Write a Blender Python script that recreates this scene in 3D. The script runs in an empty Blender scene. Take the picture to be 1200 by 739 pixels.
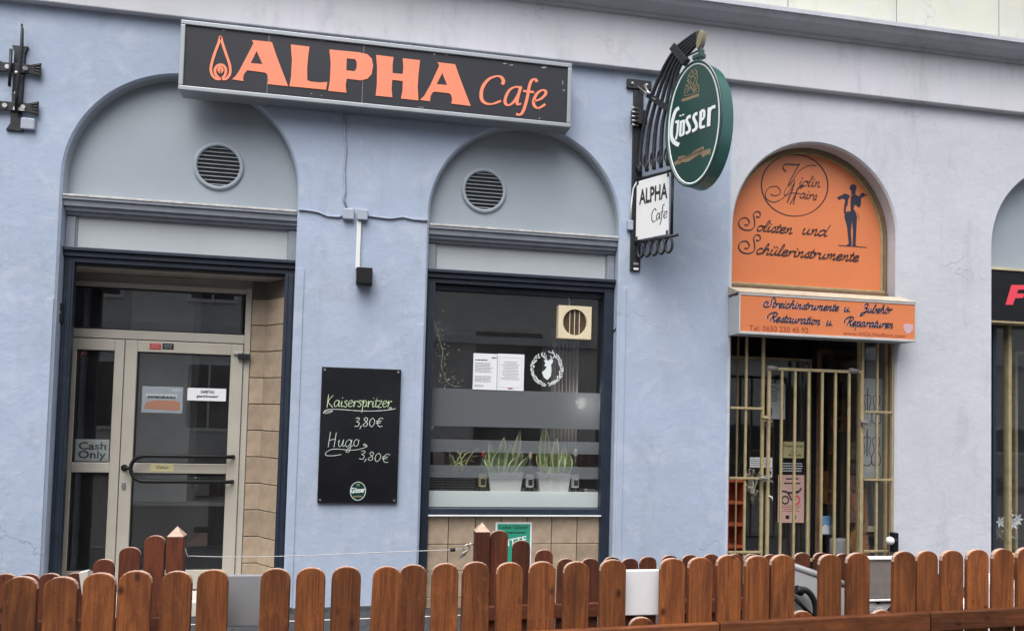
import bpy, bmesh, math, random
from mathutils import Vector, Matrix
random.seed(7)
scene = bpy.context.scene
col = scene.collection
rad = math.radians

# ------------------------------------------------------------------ camera
FOC, CX, CY = 900.0, 600.0, 450.0            # photograph pixels (1200 x 739)
YAW, PITCH, ROLL = rad(10.53), rad(2.33), rad(1.51)
CAM = Vector((0.0, -6.15, 1.65))
_w = Vector((math.sin(YAW)*math.cos(PITCH), math.cos(YAW)*math.cos(PITCH), math.sin(PITCH)))
_r = Vector((math.cos(YAW), -math.sin(YAW), 0))
_u = _r.cross(_w)
CR = math.cos(ROLL)*_r + math.sin(ROLL)*_u
CU = -math.sin(ROLL)*_r + math.cos(ROLL)*_u
CW = _w
cd = bpy.data.cameras.new('camera')
cam = bpy.data.objects.new('camera', cd); col.objects.link(cam)
cam.matrix_world = Matrix(((CR.x, CU.x, -CW.x, CAM.x), (CR.y, CU.y, -CW.y, CAM.y), (CR.z, CU.z, -CW.z, CAM.z), (0, 0, 0, 1)))
cd.sensor_width = 36.0
cd.lens = 36.0*FOC/1200.0
cd.shift_y = (CY-369.5)/1200.0
cd.clip_start = 0.05
cd.clip_end = 500
scene.camera = cam

# ------------------------------------------------------------------ sky, sun, exposure
SUN_EL, SUN_AZ = rad(64), rad(205)           # azimuth measured from +Y, clockwise
world = bpy.data.worlds.new('World'); scene.world = world
world.use_nodes = True
wn = world.node_tree; wn.nodes.clear()
sky = wn.nodes.new('ShaderNodeTexSky'); sky.sky_type = 'NISHITA'; sky.sun_disc = False
sky.sun_elevation = SUN_EL; sky.sun_rotation = SUN_AZ
sky.air_density = 1.0; sky.dust_density = 6.0; sky.ozone_density = 1.0
hs = wn.nodes.new('ShaderNodeHueSaturation'); hs.inputs['Saturation'].default_value = 0.34
bg = wn.nodes.new('ShaderNodeBackground'); bg.inputs['Strength'].default_value = 0.15
wo = wn.nodes.new('ShaderNodeOutputWorld')
wn.links.new(sky.outputs[0], hs.inputs['Color']); wn.links.new(hs.outputs[0], bg.inputs['Color'])
wn.links.new(bg.outputs[0], wo.inputs['Surface'])
sl = bpy.data.lights.new('sun', 'SUN'); sl.energy = 1.2; sl.angle = rad(65); sl.color = (1.0, 0.98, 0.96)
so = bpy.data.objects.new('sun', sl); col.objects.link(so)
sdir = Vector((math.sin(SUN_AZ)*math.cos(SUN_EL), math.cos(SUN_AZ)*math.cos(SUN_EL), math.sin(SUN_EL)))
so.rotation_euler = (-sdir).to_track_quat('-Z', 'Y').to_euler()
so.location = (0, -8, 12)
vs = scene.view_settings
vs.view_transform = 'Standard'; vs.look = 'None'; vs.gamma = 1.0; vs.use_curve_mapping = False
vs.exposure = 0.87
scene.render.engine = 'CYCLES'
scene.cycles.max_bounces = 6; scene.cycles.diffuse_bounces = 3; scene.cycles.glossy_bounces = 3
scene.cycles.transparent_max_bounces = 16

# ------------------------------------------------------------------ pixel -> place helpers
def ray(px, py):
    return CW + (px-CX)/FOC*CR - (py-CY)/FOC*CU
def P(px, py, Y):
    d = ray(px, py)
    return CAM + d*((Y-CAM.y)/d.y)
def gz(x):                                   # the street climbs slightly to the right
    return 0.105 + 0.0125*x
def zoom(ox, oy, sc, Y):                     # coordinates read off an enlarged crop -> (x, z) on the plane y = Y
    def f(x, y):
        p = P(ox+x/sc, oy+y/sc, Y)
        return (p.x, p.z)
    return f

# ------------------------------------------------------------------ materials
MATS = {}
def nt(name):
    m = bpy.data.materials.new(name); m.use_nodes = True
    t = m.node_tree; b = t.nodes['Principled BSDF']
    return m, t, b
def setin(b, k, v):
    if k in b.inputs: b.inputs[k].default_value = v
def c4(c): return (c[0], c[1], c[2], 1)
def mat(name, c, rough=0.6, metal=0.0, var=0.06, vscale=6.0, bump=0.0, bscale=60.0, dirt=0.0, coat=0.0, spec=0.5, dirtcol=(0.12, 0.10, 0.08), rnd=0.0):
    if name in MATS: return MATS[name]
    m, t, b = nt(name)
    L = t.links.new
    tc = t.nodes.new('ShaderNodeTexCoord')
    n1 = t.nodes.new('ShaderNodeTexNoise'); n1.inputs['Scale'].default_value = vscale; n1.inputs['Detail'].default_value = 6
    L(tc.outputs['Object'], n1.inputs['Vector'])
    rp = t.nodes.new('ShaderNodeValToRGB')
    rp.color_ramp.elements[0].position = 0.3; rp.color_ramp.elements[1].position = 0.7
    rp.color_ramp.elements[0].color = c4([max(0, x*(1-var)) for x in c])
    rp.color_ramp.elements[1].color = c4([min(1, x*(1+var)) for x in c])
    L(n1.outputs['Fac'], rp.inputs['Fac'])
    outc = rp.outputs['Color']
    if dirt > 0:
        n2 = t.nodes.new('ShaderNodeTexNoise'); n2.inputs['Scale'].default_value = vscale*0.6; n2.inputs['Detail'].default_value = 10; n2.inputs['Roughness'].default_value = 0.7
        L(tc.outputs['Object'], n2.inputs['Vector'])
        r2 = t.nodes.new('ShaderNodeValToRGB'); r2.color_ramp.elements[0].position = 0.55; r2.color_ramp.elements[1].position = 0.8
        r2.color_ramp.elements[0].color = (0, 0, 0, 1); r2.color_ramp.elements[1].color = (dirt, dirt, dirt, 1)
        L(n2.outputs['Fac'], r2.inputs['Fac'])
        mx = t.nodes.new('ShaderNodeMix'); mx.data_type = 'RGBA'
        L(r2.outputs['Color'], mx.inputs['Factor']); L(outc, mx.inputs['A']); mx.inputs['B'].default_value = c4(dirtcol)
        outc = mx.outputs['Result']
    if rnd:
        oi = t.nodes.new('ShaderNodeObjectInfo'); hv = t.nodes.new('ShaderNodeHueSaturation'); L(outc, hv.inputs['Color'])
        L(math_(t, 'ADD', 1-rnd/2, math_(t, 'MULTIPLY', oi.outputs['Random'], rnd)), hv.inputs['Value']); outc = hv.outputs['Color']
    L(outc, b.inputs['Base Color'])
    b.inputs['Roughness'].default_value = rough; b.inputs['Metallic'].default_value = metal
    setin(b, 'Specular IOR Level', spec); setin(b, 'Coat Weight', coat); setin(b, 'Coat Roughness', 0.15)
    if bump > 0:
        n3 = t.nodes.new('ShaderNodeTexNoise'); n3.inputs['Scale'].default_value = bscale; n3.inputs['Detail'].default_value = 6
        L(tc.outputs['Object'], n3.inputs['Vector'])
        bp = t.nodes.new('ShaderNodeBump'); bp.inputs['Strength'].default_value = bump; bp.inputs['Distance'].default_value = 0.01
        L(n3.outputs['Fac'], bp.inputs['Height']); L(bp.outputs['Normal'], b.inputs['Normal'])
    MATS[name] = m
    return m

def ramp(t, src, p0, p1, a, b_):
    r = t.nodes.new('ShaderNodeValToRGB')
    r.color_ramp.elements[0].position = p0; r.color_ramp.elements[1].position = p1
    r.color_ramp.elements[0].color = c4(a) if not isinstance(a, (int, float)) else (a, a, a, 1)
    r.color_ramp.elements[1].color = c4(b_) if not isinstance(b_, (int, float)) else (b_, b_, b_, 1)
    t.links.new(src, r.inputs['Fac'])
    return r.outputs['Color']
def noise(t, vec, scale, detail=6, rough=0.55, dist=0.0):
    n = t.nodes.new('ShaderNodeTexNoise'); n.inputs['Scale'].default_value = scale
    n.inputs['Detail'].default_value = detail; n.inputs['Roughness'].default_value = rough; n.inputs['Distortion'].default_value = dist
    t.links.new(vec, n.inputs['Vector'])
    return n.outputs['Fac']
def mixc(t, fac, a, b_, mode='MIX'):
    mx = t.nodes.new('ShaderNodeMix'); mx.data_type = 'RGBA'; mx.blend_type = mode
    for s, k in ((fac, 'Factor'), (a, 'A'), (b_, 'B')):
        if hasattr(s, 'links'): t.links.new(s, mx.inputs[k])
        elif k == 'Factor': mx.inputs[k].default_value = s
        else: mx.inputs[k].default_value = c4(s)
    return mx.outputs['Result']
def mapping(t, vec, scale=(1, 1, 1), loc=(0, 0, 0)):
    m = t.nodes.new('ShaderNodeMapping'); m.inputs['Scale'].default_value = scale; m.inputs['Location'].default_value = loc
    t.links.new(vec, m.inputs['Vector'])
    return m.outputs['Vector']
def math_(t, op, a, b_=0.0):
    n = t.nodes.new('ShaderNodeMath'); n.operation = op
    for i, s in enumerate((a, b_)):
        if hasattr(s, 'links'): t.links.new(s, n.inputs[i])
        else: n.inputs[i].default_value = s
    return n.outputs[0]

BLUE = (0.365, 0.435, 0.565); BLUE2 = (0.325, 0.385, 0.485)
PALE = (0.525, 0.545, 0.605); PALE2 = (0.465, 0.485, 0.53)
def plaster(name, blue, pale=None, xedge=None, bumpk=1.0):
    m, t, b = nt(name); L = t.links.new
    geo = t.nodes.new('ShaderNodeNewGeometry'); pos = geo.outputs['Position']
    big = noise(t, pos, 0.9, 3, 0.6); mid = noise(t, pos, 4.0, 5, 0.65, 0.4); fine = noise(t, pos, 45, 3, 0.6)
    c = mixc(t, ramp(t, big, 0.35, 0.68, 0, 1), blue[0], blue[1])
    if pale:
        c2 = mixc(t, ramp(t, big, 0.35, 0.68, 0, 1), pale[0], pale[1])
        sx = t.nodes.new('ShaderNodeSeparateXYZ'); L(pos, sx.inputs[0])
        e = math_(t, 'ADD', sx.outputs['X'], math_(t, 'MULTIPLY', math_(t, 'SUBTRACT', noise(t, pos, 5.0, 4), 0.5), 0.05))
        f = math_(t, 'MULTIPLY', math_(t, 'SUBTRACT', e, xedge-0.012), 1/0.024)
        cl = t.nodes.new('ShaderNodeClamp'); L(f, cl.inputs[0])
        c = mixc(t, cl.outputs[0], c, c2)
    rp_ = ramp(t, noise(t, mapping(t, pos, (1.0, 1.0, 0.8), (3.1, 0, 1.7)), 1.5, 3, 0.5, 0.2), 0.585, 0.60, 0, 0.11)   # repainted patches with edges
    c = mixc(t, rp_, c, (0.50, 0.54, 0.61))
    # trowel patches and grime with shapes of their own
    patch = ramp(t, mid, 0.52, 0.66, 0, 0.30)
    c = mixc(t, patch, c, [v*0.86 for v in (0.62, 0.66, 0.74)])
    gr = ramp(t, noise(t, mapping(t, pos, (1.4, 1.4, 0.5)), 2.6, 6, 0.72, 0.3), 0.54, 0.76, 0, 0.34)
    c = mixc(t, gr, c, (0.20, 0.22, 0.25))
    # rain streaks: thin and vertical
    st = ramp(t, noise(t, mapping(t, pos, (7, 7, 0.35)), 2.0, 6, 0.6), 0.58, 0.80, 0, 0.16)
    c = mixc(t, st, c, (0.22, 0.23, 0.25))
    # hairline cracks
    vo = t.nodes.new('ShaderNodeTexVoronoi'); vo.feature = 'DISTANCE_TO_EDGE'; vo.inputs['Scale'].default_value = 1.3
    mx = t.nodes.new('ShaderNodeMix'); mx.data_type = 'VECTOR'
    nn = t.nodes.new('ShaderNodeTexNoise'); nn.inputs['Scale'].default_value = 3.5; nn.inputs['Detail'].default_value = 4; L(pos, nn.inputs['Vector'])
    mx.inputs['Factor'].default_value = 0.35; L(pos, mx.inputs['A']); L(nn.outputs['Color'], mx.inputs['B'])
    L(mx.outputs['Result'], vo.inputs['Vector'])
    crack = ramp(t, vo.outputs['Distance'], 0.0, 0.006, 1, 0)
    cm = math_(t, 'MULTIPLY', crack, ramp(t, noise(t, pos, 1.1, 3), 0.55, 0.66, 0, 0.35))
    c = mixc(t, cm, c, (0.15, 0.16, 0.18))
    L(c, b.inputs['Base Color']); b.inputs['Roughness'].default_value = 0.88; setin(b, 'Specular IOR Level', 0.3)
    h = math_(t, 'ADD', math_(t, 'MULTIPLY', noise(t, pos, 11, 5, 0.60, 0.25), 1.0), math_(t, 'MULTIPLY', fine, 0.22))
    h = math_(t, 'ADD', h, math_(t, 'MULTIPLY', mid, 1.1))
    h = math_(t, 'SUBTRACT', h, math_(t, 'MULTIPLY', cm, 0.8))
    bp = t.nodes.new('ShaderNodeBump'); bp.inputs['Strength'].default_value = 0.24*bumpk; bp.inputs['Distance'].default_value = 0.018
    L(h, bp.inputs['Height']); L(bp.outputs['Normal'], b.inputs['Normal'])
    MATS[name] = m
    return m

def wood(name, c1, c2, c3, rough=0.5):
    m, t, b = nt(name); L = t.links.new
    tc = t.nodes.new('ShaderNodeTexCoord'); oi = t.nodes.new('ShaderNodeObjectInfo')
    cmb = t.nodes.new('ShaderNodeCombineXYZ')
    L(math_(t, 'MULTIPLY', oi.outputs['Random'], 37.0), cmb.inputs['X']); L(math_(t, 'MULTIPLY', oi.outputs['Random'], 91.0), cmb.inputs['Z'])
    va = t.nodes.new('ShaderNodeVectorMath'); va.operation = 'ADD'
    L(tc.outputs['Object'], va.inputs[0]); L(cmb.outputs[0], va.inputs[1]); v = va.outputs[0]
    grain = noise(t, mapping(t, v, (46, 46, 2.4)), 1.0, 6, 0.68, 1.6)
    broad = noise(t, mapping(t, v, (9, 9, 2.6)), 1.0, 5, 0.6, 0.6)
    c = mixc(t, ramp(t, grain, 0.38, 0.62, 0, 1), c1, c2)
    c = mixc(t, ramp(t, broad, 0.46, 0.68, 0, 0.72), c, c3)
    vo = t.nodes.new('ShaderNodeTexVoronoi'); vo.inputs['Scale'].default_value = 1.0
    L(mapping(t, v, (13, 13, 8.5)), vo.inputs['Vector'])
    knot = ramp(t, vo.outputs['Distance'], 0.05, 0.16, 0.9, 0)
    c = mixc(t, knot, c, [x*0.45 for x in c3])
    # scuffed pale patches where the stain has worn
    worn = ramp(t, noise(t, mapping(t, v, (22, 22, 13)), 1.0, 8, 0.8), 0.55, 0.74, 0, 0.5)
    c = mixc(t, worn, c, [min(1, x*1.5+0.012) for x in c1])
    dots = ramp(t, noise(t, v, 160, 3, 0.6), 0.62, 0.72, 0, 0.55)
    c = mixc(t, dots, c, [x*0.6 for x in c3])
    br = math_(t, 'ADD', 0.66, math_(t, 'MULTIPLY', oi.outputs['Random'], 0.62))
    hv = t.nodes.new('ShaderNodeHueSaturation'); L(c, hv.inputs['Color']); L(br, hv.inputs['Value'])
    L(hv.outputs['Color'], b.inputs['Base Color'])
    b.inputs['Roughness'].default_value = rough+0.08; setin(b, 'Specular IOR Level', 0.3)
    bp = t.nodes.new('ShaderNodeBump'); bp.inputs['Strength'].default_value = 0.35; bp.inputs['Distance'].default_value = 0.004
    L(math_(t, 'ADD', grain, math_(t, 'MULTIPLY', noise(t, v, 25, 6), 0.5)), bp.inputs['Height']); L(bp.outputs['Normal'], b.inputs['Normal'])
    MATS[name] = m
    return m

def glass(name, tint=(0.95, 0.965, 0.965), rough=0.0, extra=0.045):
    m = bpy.data.materials.new(name); m.use_nodes = True
    t = m.node_tree; t.nodes.clear(); L = t.links.new
    o = t.nodes.new('ShaderNodeOutputMaterial'); tr = t.nodes.new('ShaderNodeBsdfTransparent'); tr.inputs[0].default_value = c4(tint)
    gl = t.nodes.new('ShaderNodeBsdfGlossy'); gl.inputs['Roughness'].default_value = rough
    fr = t.nodes.new('ShaderNodeFresnel'); ge = t.nodes.new('ShaderNodeNewGeometry')
    L(math_(t, 'ADD', 1.52, math_(t, 'MULTIPLY', ge.outputs['Backfacing'], 1/1.52-1.52)), fr.inputs['IOR'])   # same reflectance on both faces of a thin pane
    mx = t.nodes.new('ShaderNodeMixShader')
    du = t.nodes.new('ShaderNodeBsdfDiffuse'); du.inputs[0].default_value = (.55, .56, .57, 1)     # faint diffuse dust layer, added to give the panes a grey haze
    m0 = t.nodes.new('ShaderNodeMixShader'); L(ramp(t, noise(t, ge.outputs['Position'], 3.0, 4, 0.6), 0.3, 0.8, 0.006, 0.024), m0.inputs[0]); L(tr.outputs[0], m0.inputs[1]); L(du.outputs[0], m0.inputs[2])
    L(math_(t, 'ADD', fr.outputs[0], extra), mx.inputs[0]); L(m0.outputs[0], mx.inputs[1]); L(gl.outputs[0], mx.inputs[2])
    L(mx.outputs[0], o.inputs['Surface'])
    MATS[name] = m
    return m
def frosted(name, c, alpha):
    m = bpy.data.materials.new(name); m.use_nodes = True
    t = m.node_tree; t.nodes.clear(); L = t.links.new
    o = t.nodes.new('ShaderNodeOutputMaterial'); tr = t.nodes.new('ShaderNodeBsdfTransparent')
    d0 = t.nodes.new('ShaderNodeBsdfDiffuse'); d0.inputs[0].default_value = c4(c)
    tl = t.nodes.new('ShaderNodeBsdfTranslucent'); tl.inputs[0].default_value = c4([min(1, v*1.8) for v in c])
    df = t.nodes.new('ShaderNodeMixShader'); df.inputs[0].default_value = 0.45
    L(d0.outputs[0], df.inputs[1]); L(tl.outputs[0], df.inputs[2])
    mx = t.nodes.new('ShaderNodeMixShader'); mx.inputs[0].default_value = alpha
    L(tr.outputs[0], mx.inputs[1]); L(df.outputs[0], mx.inputs[2]); L(mx.outputs[0], o.inputs['Surface'])
    MATS[name] = m
    return m

M = dict(
    wall=plaster('blue_plaster', (BLUE, BLUE2), (PALE, PALE2), 3.03),
    frieze=plaster('frieze_plaster', ((0.60, 0.60, 0.65), (0.53, 0.54, 0.575)), bumpk=0.55),
    upper=plaster('cream_plaster', ((0.60, 0.61, 0.53), (0.52, 0.53, 0.47)), bumpk=0.5),
    cornice=plaster('cornice_plaster', ((0.47, 0.49, 0.54), (0.43, 0.45, 0.50)), bumpk=0.35),
    tymp=mat('grey_painted_board', (0.285, 0.33, 0.375), 0.5, var=0.05, vscale=2.5, bump=0.05, bscale=25, dirt=0.25, dirtcol=(0.2, 0.22, 0.24)),
    ledge=mat('grey_moulding_paint', (0.235, 0.26, 0.305), 0.45, var=0.10, vscale=9, bump=0.12, bscale=50, dirt=0.35, dirtcol=(0.36, 0.36, 0.36)),
    pale=mat('pale_grey_panel_paint', (0.40, 0.435, 0.46), 0.5, var=0.06, vscale=2, dirt=0.25, dirtcol=(0.30, 0.31, 0.32)),
    navy=mat('dark_navy_paint', (0.017, 0.026, 0.044), 0.42, var=0.18, vscale=10, bump=0.12, bscale=45, dirt=0.3, dirtcol=(0.09, 0.10, 0.12)),
    white=mat('white_plastic', (0.72, 0.73, 0.73), 0.4, var=0.03),
    beige=mat('beige_door_paint', (0.40, 0.375, 0.325), 0.42, var=0.05, vscale=5, bump=0.05, bscale=40, dirt=0.25, dirtcol=(0.25, 0.23, 0.20)),
    soffit=mat('brown_grey_soffit', (0.40, 0.37, 0.33), 0.8, var=0.1),
    rubber=mat('black_rubber', (0.012, 0.012, 0.013), 0.5, var=0.1),
    black=mat('black_lacquer', (0.009, 0.010, 0.012), 0.5, var=0.15, vscale=20, spec=0.25),
    iron=mat('black_wrought_iron', (0.02, 0.022, 0.026), 0.42, 0.3, var=0.3, vscale=25, bump=0.2, bscale=80),
    steel=mat('bare_steel', (0.50, 0.49, 0.47), 0.35, 0.9, var=0.15, vscale=40),
    alu=mat('aluminium_sign_frame', (0.285, 0.31, 0.335), 0.42, 0.35, var=0.06, vscale=5, dirt=0.3, dirtcol=(0.2, 0.2, 0.2)),
    signblack=mat('charcoal_sign_face', (0.024, 0.026, 0.034), 0.5, var=0.10, vscale=3, spec=0.25),
    orange_letter=mat('orange_letter_vinyl', (0.85, 0.235, 0.125), 0.40, var=0.04, vscale=4),
    orange=mat('orange_sign_face', (0.62, 0.195, 0.08), 0.26, var=0.07, vscale=1.6, dirt=0.15, dirtcol=(0.5, 0.2, 0.1)),
    print_dark=mat('dark_brown_print', (0.035, 0.017, 0.02), 0.5, var=0.1),
    print_navy=mat('navy_print', (0.02, 0.022, 0.045), 0.5, var=0.1),
    print_rust=mat('rust_print', (0.27, 0.055, 0.025), 0.5, var=0.1),
    print_lilac=mat('pale_lilac_print', (0.55, 0.38, 0.42), 0.5, var=0.1),
    print_black=mat('black_print', (0.02, 0.02, 0.022), 0.5, var=0.1),
    print_grey=mat('grey_print', (0.22, 0.23, 0.25), 0.6, var=0.1),
    paper=mat('white_paper', (0.70, 0.72, 0.75), 0.7, var=0.03),
    vinyl_white=mat('white_vinyl', (0.66, 0.72, 0.72), 0.6, var=0.03),
    gold=mat('brass_gold_paint', (0.33, 0.27, 0.15), 0.5, 0.05, var=0.18, vscale=14, bump=0.1, dirt=0.35, dirtcol=(0.14, 0.10, 0.05)),
    goldlight=mat('pale_gold_moulding', (0.50, 0.44, 0.30), 0.5, 0.1, var=0.15, vscale=10, dirt=0.5, dirtcol=(0.16, 0.11, 0.07)),
    brownwood=mat('brown_wood_frame', (0.17, 0.10, 0.055), 0.5, var=0.2, vscale=12, bump=0.1),
    green=mat('bottle_green_enamel', (0.003, 0.040, 0.031), 0.22, var=0.15, vscale=4, coat=0.4),
    teal=mat('teal_rim_paint', (0.008, 0.095, 0.080), 0.30, var=0.10, vscale=4, coat=0.2),
    goldprint=mat('gold_print', (0.20, 0.15, 0.085), 0.45, var=0.1),
    chalkw=mat('pale_chalk', (0.50, 0.58, 0.52), 0.9, var=0.25, vscale=90),
    chalkg=mat('yellow_green_chalk', (0.50, 0.62, 0.38), 0.9, var=0.25, vscale=90),
    room=mat('dark_room_paint', (0.20, 0.19, 0.19), 0.9, var=0.1),
    roomgrey=mat('grey_room_paint', (0.42, 0.42, 0.43), 0.9, var=0.1),
    grout=mat('grey_grout', (0.12, 0.10, 0.08), 0.9, var=0.1),
    tile=mat('beige_stone_tile', (0.325, 0.255, 0.185), 0.42, var=0.22, vscale=9, bump=0.25, bscale=30, dirt=0.45, dirtcol=(0.24, 0.165, 0.105), rnd=0.28),
    pot=mat('white_ceramic', (0.78, 0.79, 0.76), 0.35, var=0.03),
    leafg=mat('snake_plant_green', (0.12, 0.20, 0.075), 0.45, var=0.35, vscale=30),
    leafy=mat('snake_plant_margin', (0.66, 0.68, 0.33), 0.45, var=0.15, vscale=30),
    twig=mat('dry_twig', (0.40, 0.39, 0.30), 0.8, var=0.3, vscale=30),
    cream=mat('yellowed_plastic', (0.66, 0.575, 0.40), 0.4, var=0.05),
    curtain=mat('mauve_curtain', (0.22, 0.19, 0.19), 0.9, var=0.15),
    glass=glass('window_glass'),
    bottle=mat('green_bottle_glass', (0.02, 0.035, 0.022), 0.12, var=0.2, spec=0.7),
    red=mat('red_plastic', (0.48, 0.03, 0.025), 0.4, var=0.1),
    redsign=mat('red_sign_letter', (0.72, 0.06, 0.09), 0.4, var=0.05),
    shelf=mat('orange_red_shelf', (0.42, 0.085, 0.035), 0.4, var=0.15),
    cello=mat('amber_varnish', (0.34, 0.15, 0.055), 0.25, var=0.25, vscale=8, coat=0.4),
    pink=mat('pink_poster_paper', (0.66, 0.42, 0.37), 0.6, var=0.04),
    yellowp=mat('yellow_poster_paper', (0.58, 0.52, 0.27), 0.6, var=0.04),
    greenp=mat('green_poster_ink', (0.02, 0.28, 0.17), 0.5, var=0.06),
    bluep=mat('blue_print', (0.16, 0.33, 0.55), 0.5, var=0.3, vscale=30),
    fence=wood('stained_picket_wood', (0.245, 0.080, 0.0215), (0.125, 0.036, 0.0110), (0.056, 0.0165, 0.0072), 0.62),
    fence_back=wood('dark_stained_picket_wood', (0.115, 0.032, 0.014), (0.062, 0.017, 0.009), (0.032, 0.010, 0.006), 0.55),
    endgrain=mat('weathered_end_grain', (0.42, 0.29, 0.23), 0.7, var=0.25, vscale=60, bump=0.2, bscale=120),
    deck=wood('grey_brown_deck_wood', (0.20, 0.12, 0.07), (0.13, 0.08, 0.05), (0.08, 0.05, 0.035), 0.7),
    asphalt=mat('asphalt', (0.055, 0.055, 0.057), 0.9, var=0.25, vscale=40, bump=0.5, bscale=150),
    paving=mat('grey_paving', (0.11, 0.11, 0.108), 0.85, var=0.18, vscale=8, bump=0.2, bscale=80, dirt=0.4),
    plinth=mat('dark_stone_plinth', (0.055, 0.06, 0.066), 0.7, var=0.35, vscale=60, bump=0.3, bscale=90),
    stepw=mat('pale_step_stone', (0.52, 0.50, 0.45), 0.6, var=0.08, vscale=6, dirt=0.3),
    greyp=mat('grey_plastic_sheet', (0.22, 0.225, 0.235), 0.45, var=0.06, vscale=3),
    taupe=mat('taupe_plastic', (0.185, 0.165, 0.155), 0.6, var=0.12, vscale=40, bump=0.15, bscale=160),
    boxgrey=mat('blue_grey_plastic_box', (0.33, 0.37, 0.44), 0.5, var=0.05),
    opp=mat('opposite_plaster', (0.63, 0.62, 0.60), 0.9, var=0.06, vscale=0.8),
    opp_dark=mat('opposite_window_dark', (0.02, 0.022, 0.026), 0.15, var=0.2),
    lampwhite=mat('white_globe_plastic', (0.75, 0.75, 0.74), 0.25, var=0.02),
    mech=mat('purple_brown_fabric', (0.05, 0.035, 0.045), 0.9, var=0.2),
)
M['frost'] = frosted('frosted_film', (0.27, 0.29, 0.31), 0.40)
M['frost_wide'] = frosted('frosted_film_wide', (0.20, 0.215, 0.23), 0.93)
M['frost_dense'] = frosted('frosted_film_dense', (0.62, 0.70, 0.69), 0.93)

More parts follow.
